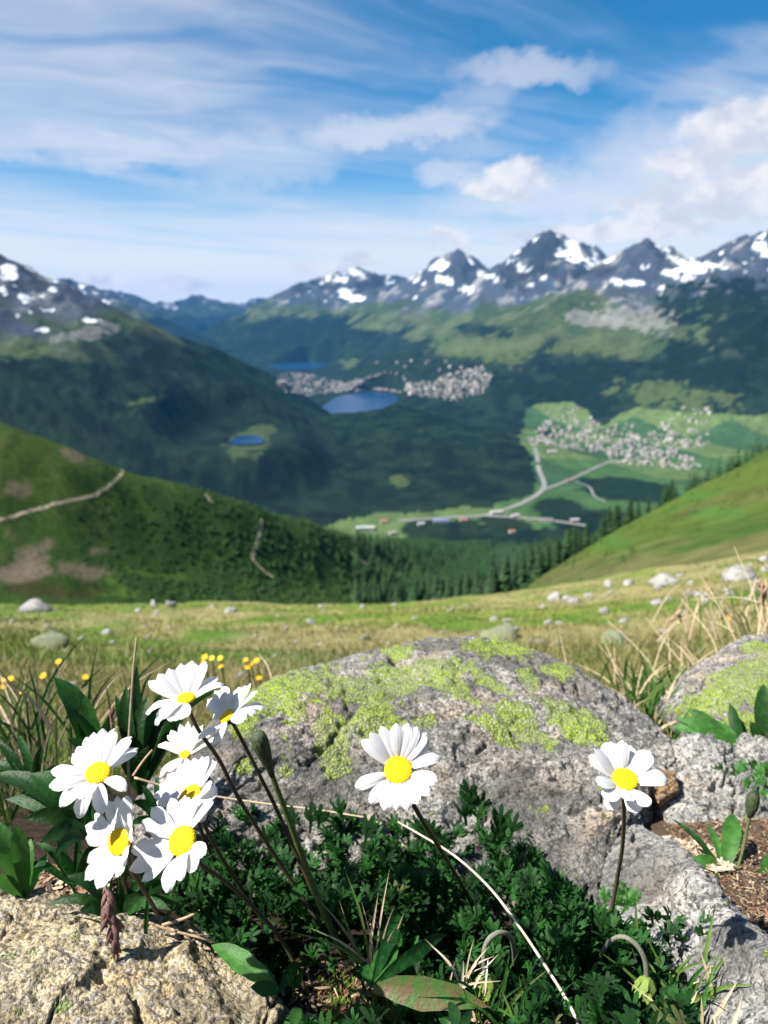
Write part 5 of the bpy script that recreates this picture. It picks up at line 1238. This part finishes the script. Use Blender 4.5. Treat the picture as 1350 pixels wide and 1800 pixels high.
for a in [(432, 1160), (441, 1167), (451, 1161), (455, 1190), (436, 1172)]: yellow(*a, m_gold, 1.25, "small orange-yellow flower just left of the boulder's crest", "yellow flowers left of the boulder")
for a in [(6, 1195), (19, 1193), (7, 1206), (40, 1216), (76, 1188), (103, 1163)]: yellow(*a, m_gold, 1.15, *Y2)
for a in [(150, 1190), (1120, 1250), (1280, 1085)]: yellow(*a, m_gold, 1.15 if a[1] > 1150 else 1.5, "single small yellow flower " + {150: "above the dark upright leaves", 1120: "at the boulder's right foot", 1280: "in the dry grass on the right"}[a[0]], None)

# ---- the cushion of lobed leaves in front of the boulder
def lobed(rnd):
    """Small fleshy leaf cut into finger lobes; grows along +Y from the origin, unit length."""
    V, Fc = [], []
    def finger(x0, y0, a, L, w):
        n = len(V); dx, dy = math.sin(a), math.cos(a); sx, sy = dy, -dx; c = rnd.uniform(.02, .12)
        for f, k, z in ((0, .55, 0), (.45, .95, c * .4), (.8, 1.0, c * .2), (1.0, .45, -c * .5)):
            for s in (-1, 1): V.append((x0 + dx * L * f + sx * w * k * s, y0 + dy * L * f + sy * w * k * s, z + .10 * y0 + .05 * y0 * y0 - .12 * abs(x0 + dx * L * f) + .02))
        for i in range(3): Fc.append([n + 2 * i, n + 2 * i + 1, n + 2 * i + 3, n + 2 * i + 2])
    for i in range(4):       # stalk
        f = i / 3
        V.append((-.035 - .03 * f, f * .62, .06 * f)); V.append((.035 + .03 * f, f * .62, .06 * f))
        if i: Fc.append([2 * i - 2, 2 * i - 1, 2 * i + 1, 2 * i])
    finger(0, .55, rnd.uniform(-.1, .1), rnd.uniform(.42, .50), .066)
    for k, y0 in enumerate((.56, .42, .28)[:rnd.choice((2, 2, 3))]):
        for s in (-1, 1): finger(s * .03, y0, s * rnd.uniform(.45, .8), rnd.uniform(.28, .44) * (1 - .12 * k), rnd.uniform(.045, .066))
    return np.array(V), Fc
LV = [lobed(pr) for _ in range(8)]
LM = [mesh("leaf", a, b_) for a, b_ in LV]
for me in LM: me.materials.append(m_leafm)
MATPOLY = np.array([(300, 1560), (360, 1500), (385, 1440), (430, 1425), (560, 1425), (640, 1442), (700, 1460), (800, 1460), (900, 1455), (935, 1490), (965, 1540), (1040, 1580), (1110, 1615), (1150, 1680), (1180, 1740), (1215, 1830), (560, 1850), (470, 1760), (440, 1690), (330, 1620)], float)
rl = random.Random(5); leaves = []
tries = 0; tufts = 0
while tufts < 860 and tries < 60000:
    tries += 1
    px, py = rl.uniform(290, 1230), rl.uniform(1410, 1860)
    if not inpoly(np.array(px), np.array(py), MATPOLY): continue
    if 430 < px < 660 and 1600 < py < 1800 and rl.random() < .93: continue          # dark hollow
    if 560 < px < 880 and py > 1735 and rl.random() < .75: continue
    h = rl.uniform(.012, .075) * (1 if py < 1600 else .70)
    p = G(px, py, h); tufts += 1
    a0 = rl.uniform(0, 6.283); nl = rl.randrange(5, 9); top_d = unit(np.array([rl.gauss(-.15, .3), rl.gauss(-.05, .3), 1]))
    for q in range(nl):
        L = rl.uniform(.009, .023); az2 = a0 + q * 2.4 + rl.uniform(-.3, .3); sp = rl.uniform(.25, 1.25)
        d = unit(top_d + sp * np.array([math.cos(az2), math.sin(az2), 0]))
        nn = unit(top_d * 1.0 - .8 * np.array([math.cos(az2), math.sin(az2), 0]) + np.array([rl.gauss(0, .25) for _ in range(3)])); nn = unit(nn - d * (nn @ d)); xx = np.cross(d, nn)
        leaves.append((p - d * L * .25 - top_d * .006 * (q % 3), L, xx, d, nn, h))
for px, py, D in [(832, 1385, .47), (828, 1405, .47), (845, 1412, .47), (820, 1422, .47), (838, 1430, .465), (560, 1425, .47), (545, 1435, .47), (880, 1435, .47), (868, 1450, .47), (755, 1455, .46), (895, 1450, .465), (605, 1420, .48), (700, 1475, .45), (520, 1440, .46), (640, 1455, .46), (475, 1470, .45), (1090, 1640, .39), (1120, 1655, .385), (1060, 1625, .40)]:
    d = unit(np.array([pr.uniform(-.3, .3), pr.uniform(-.2, .2), 1])); nn = unit(np.array([-.3, -1, .2])); nn = unit(nn - d * (nn @ d)); p = P(px, py + 30, D)
    leaves.append((p, .024, np.cross(d, nn), d, nn, .2))
cush = thing("leaf_cushion", "dense cushion of small lobed dark green leaves before the boulder", "plant", G(760, 1640))
KEEP = [([(700, 1445, .47), (740, 1468, .45), (800, 1505, .425), (860, 1560, .40), (910, 1625, .375), (960, 1700, .345), (1000, 1765, .32), (1030, 1830, .30)], 16), ([(727, 1415, .325), (760, 1470, .355), (800, 1535, .40)], 14),
        ([(905, 1690, .375), (893, 1643, .347), (876, 1640, .343), (858, 1653, .34), (850, 1680, .338), (855, 1745, .337)], 32), ([(1062, 1668, .365), (1080, 1650, .358), (1100, 1648, .353), (1122, 1665, .35), (1134, 1690, .348), (1128, 1750, .347)], 32),
        ([(640, 1740, .325), (858, 1775, .315)], 34), ([(660, 1720, .34), (790, 1640, .36)], 22), ([(345, 1516, .335), (450, 1600, .36), (500, 1660, .375)], 14), ([(515, 1460, .365), (570, 1605, .375), (600, 1670, .385)], 16), ([(600, 1560, .36), (650, 1700, .355)], 34), ([(371, 1661, .36), (490, 1745, .335)], 24)]
def blocks(p):
    """Leaves that would stand in front of a stem, bud or blade which the photograph shows clear."""
    qx, qy = proj(p); r_ = np.linalg.norm(p)
    for pts, rad in KEEP:
        a = np.array(pts)
        for u, v in zip(a[:-1], a[1:]):
            d = v[:2] - u[:2]; t = min(max(((qx - u[0]) * d[0] + (qy - u[1]) * d[1]) / (d @ d), 0), 1); e = u + t * (v - u)
            if math.hypot(qx - e[0], qy - e[1]) < rad and r_ < np.linalg.norm(P(*e)) + .004: return True
    return False
leaves = [l for l in leaves if not (blocks(l[0]) or blocks(l[0] + l[3] * l[1] * .5) or blocks(l[0] + l[3] * l[1]))]
print("leaves", len(leaves))
order = sorted(range(len(leaves)), key=lambda i: -(leaves[i][5] * 3 - np.linalg.norm(leaves[i][0])))
c0 = np.array(cush.location); mbV, mbF, off = [], [], 0
for rank, i in enumerate(order):
    p, L, xx, d, nn, h = leaves[i]
    if rank < 300:
        o = obj("leaf", LM[i % 8], None, cush); M = Matrix.Identity(4)
        for r in range(3): M[r][0], M[r][1], M[r][2], M[r][3] = xx[r] * L, d[r] * L, nn[r] * L, p[r] - c0[r]
        o.matrix_basis = M
        if rank % 9 == 0: o.material_slots[0].link = 'OBJECT'; o.material_slots[0].material = (m_leafb, m_leafb, m_leafx)[rank // 9 % 3]
    else:
        V, Fc = LV[i % 8]; mbV.append(p + L * (V[:, :1] * xx + V[:, 1:2] * d + V[:, 2:] * nn) - c0); mbF.append(np.array(Fc) + off); off += len(V)
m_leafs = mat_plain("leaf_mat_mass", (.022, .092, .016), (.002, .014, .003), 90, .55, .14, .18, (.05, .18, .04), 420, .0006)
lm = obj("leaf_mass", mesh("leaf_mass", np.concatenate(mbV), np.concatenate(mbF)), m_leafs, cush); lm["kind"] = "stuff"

# small lobed plant at the right edge and moss, litter
def clump(label, px, py, D, n, spread, L0, seed, mat, name="small_leafy_plant"):
    r = random.Random(seed); b0 = P(px, py, D); root = thing(name, label, "plant", b0)
    for i in range(n):
        V, Fc = LV[r.randrange(8)]; d = unit(np.array([r.gauss(0, .6), r.gauss(0, .5), 1])); nn = unit(np.array([-.4, -.7, .6]) + np.array([r.gauss(0, .4)] * 3)); nn = unit(nn - d * (nn @ d)); xx = np.cross(d, nn); L = L0 * r.uniform(.7, 1.2)
        p = b0 + np.array([r.gauss(0, spread), r.gauss(0, spread), r.uniform(-.3, .6) * spread]); part("leaf", p + L * (V[:, :1] * xx + V[:, 1:2] * d + V[:, 2:] * nn), Fc, mat, root)
clump("small bushy green plant over the pale stone at the right edge", 1338, 1372, .60, 36, .012, .016, 3, m_leafb)
clump("lobed leaves tucked beside the pale slab", 1165, 1665, .40, 16, .014, .018, 4, m_leafm)
clump("lobed leaves at the foot of the rightmost daisy's stem", 1085, 1625, .415, 16, .012, .018, 6, m_leafb)
V_, F_, C_ = [], [], []; off = 0; r = np.random.default_rng(9)
def scatter_bits(n, poly, cols, lmin, lmax, wd, lift):
    global off
    poly = np.array(poly, float); lo, hi = poly.min(0), poly.max(0); k = 0
    while k < n:
        px, py = r.uniform(lo[0], hi[0]), r.uniform(lo[1], hi[1])
        if not inpoly(np.array(px), np.array(py), poly): continue
        p = G(px, py, lift * r.random()); L = r.uniform(lmin, lmax); a = r.uniform(0, 6.28); d = np.array([math.cos(a), math.sin(a), r.uniform(-.4, .5)]) * L; s = np.array([-math.sin(a), math.cos(a), r.uniform(-.3, .3)]) * wd * r.uniform(.5, 1.5); u = np.array([0, 0, wd * .8])
        V_.append(np.array([p - d - s, p - d + s, p + d * .9 + s * .6, p + d - s * .5, p + u, p + d * .4 + u * 1.3])); F_.append(np.array([[0, 1, 4], [1, 2, 5], [1, 5, 4], [2, 3, 5], [3, 0, 4], [3, 4, 5]]) + off); off += 6
        C_.append(np.tile(np.array(cols[r.integers(len(cols))]) * r.uniform(.6, 1.4), (6, 1))); k += 1
TAN = [(.22, .155, .095), (.14, .09, .055), (.07, .043, .03), (.30, .23, .15), (.04, .03, .024), (.19, .10, .06)]
scatter_bits(4600, [(1165, 1450), (1560, 1400), (1560, 1760), (1400, 1740), (1270, 1600), (1200, 1530)], TAN, .0007, .0032, .0006, .003)
scatter_bits(500, [(1165, 1470), (1260, 1490), (1290, 1530), (1200, 1530)], [(.42, .33, .22), (.28, .19, .12), (.5, .4, .3)], .0012, .005, .001, .005)
scatter_bits(350, [(40, 1520), (180, 1530), (200, 1600), (60, 1590)], TAN + [(.5, .36, .24)], .003, .010, .0016, .012)
scatter_bits(700, [(420, 1690), (700, 1690), (1250, 1700), (1250, 1800), (480, 1800)], TAN, .002, .008, .0009, .012)
scatter_bits(300, [(650, 1590), (690, 1590), (690, 1630), (650, 1630)], [(.34, .22, .17), (.24, .15, .11)], .001, .003, .001, .012)
lit = obj("dry_litter", mesh("dry_litter", np.concatenate(V_), np.concatenate(F_), False, {'Col': np.concatenate(C_)}), mat_attr("litter", .9, None))
tag(lit, "brown and tan plant litter on the bare soil", "litter", None, "stuff")
# moss shoots along the bottom edge
V_, F_, C_, off = [], [], [], 0
for k in range(420):
    px, py = r.uniform(560, 900), r.uniform(1735, 1815); p = G(px, py, .002); hgt = r.uniform(.005, .012); c = np.array([(.16, .26, .035), (.09, .17, .03), (.26, .12, .06)][r.choice(3, p=[.5, .3, .2])]) * r.uniform(.7, 1.3)
    for j in range(9):
        a = j * 2.4; f = .25 + .75 * j / 9; q = p + np.array([0, 0, hgt * f]); d = np.array([math.cos(a), math.sin(a), 1.0]) * .0028; s = np.array([-math.sin(a), math.cos(a), 0]) * .0004
        V_.append(np.array([q - s, q + s, q + d])); F_.append(np.array([[0, 1, 2]]) + off); C_.append(np.tile(c, (3, 1))); off += 3
ms = obj("moss", mesh("moss", np.concatenate(V_), np.concatenate(F_), False, {'Col': np.concatenate(C_)}), mat_attr("moss_shoots", .7, None, trans=.25))
tag(ms, "bright green and rusty moss shoots along the bottom edge", "moss", None, "stuff")
# fallen petal
V, Fc = petal_mesh(P(952, 1742, .345), P(966, 1738, .345), np.array([0, -.4, 1.]), .0022, .05, .2); V = V - P(952, 1742, .345)
o = obj("fallen_petal", mesh("fallen_petal", V, Fc), m_gold); o.location = tuple(P(952, 1742, .345)); tag(o, "tiny fallen yellow petal lying among the lower leaves", "petal")

# ================================================================== AIR
m, nt, b, out = new_mat("haze_air"); nt.nodes.remove(b)
vol = nt.nodes.new('ShaderNodeVolumePrincipled'); vol.inputs['Color'].default_value = (.10, .44, 1.0, 1); vol.inputs['Density'].default_value = 1.5e-5; vol.inputs['Anisotropy'].default_value = .0
nt.links.new(vol.outputs[0], out.inputs['Volume'])
top = float(max(FZ.max(), HZ.max(), 8.0)) + 20; bot = float(min(FZ.min(), HZ.min())) - 1.5
xs, y0, y1 = 30000., -3000., 31000.
V = np.array([(sx * xs, yy, zz_) for zz_ in (bot, top) for yy in (y0, y1) for sx in (-1, 1)], float)
hz = obj("haze", mesh("haze", V, [[0, 2, 3, 1], [4, 5, 7, 6], [0, 1, 5, 4], [2, 6, 7, 3], [0, 4, 6, 2], [1, 3, 7, 5]], False), m)
tag(hz, "thin blue air lying over the far mountains and valley", "haze", None, "stuff")
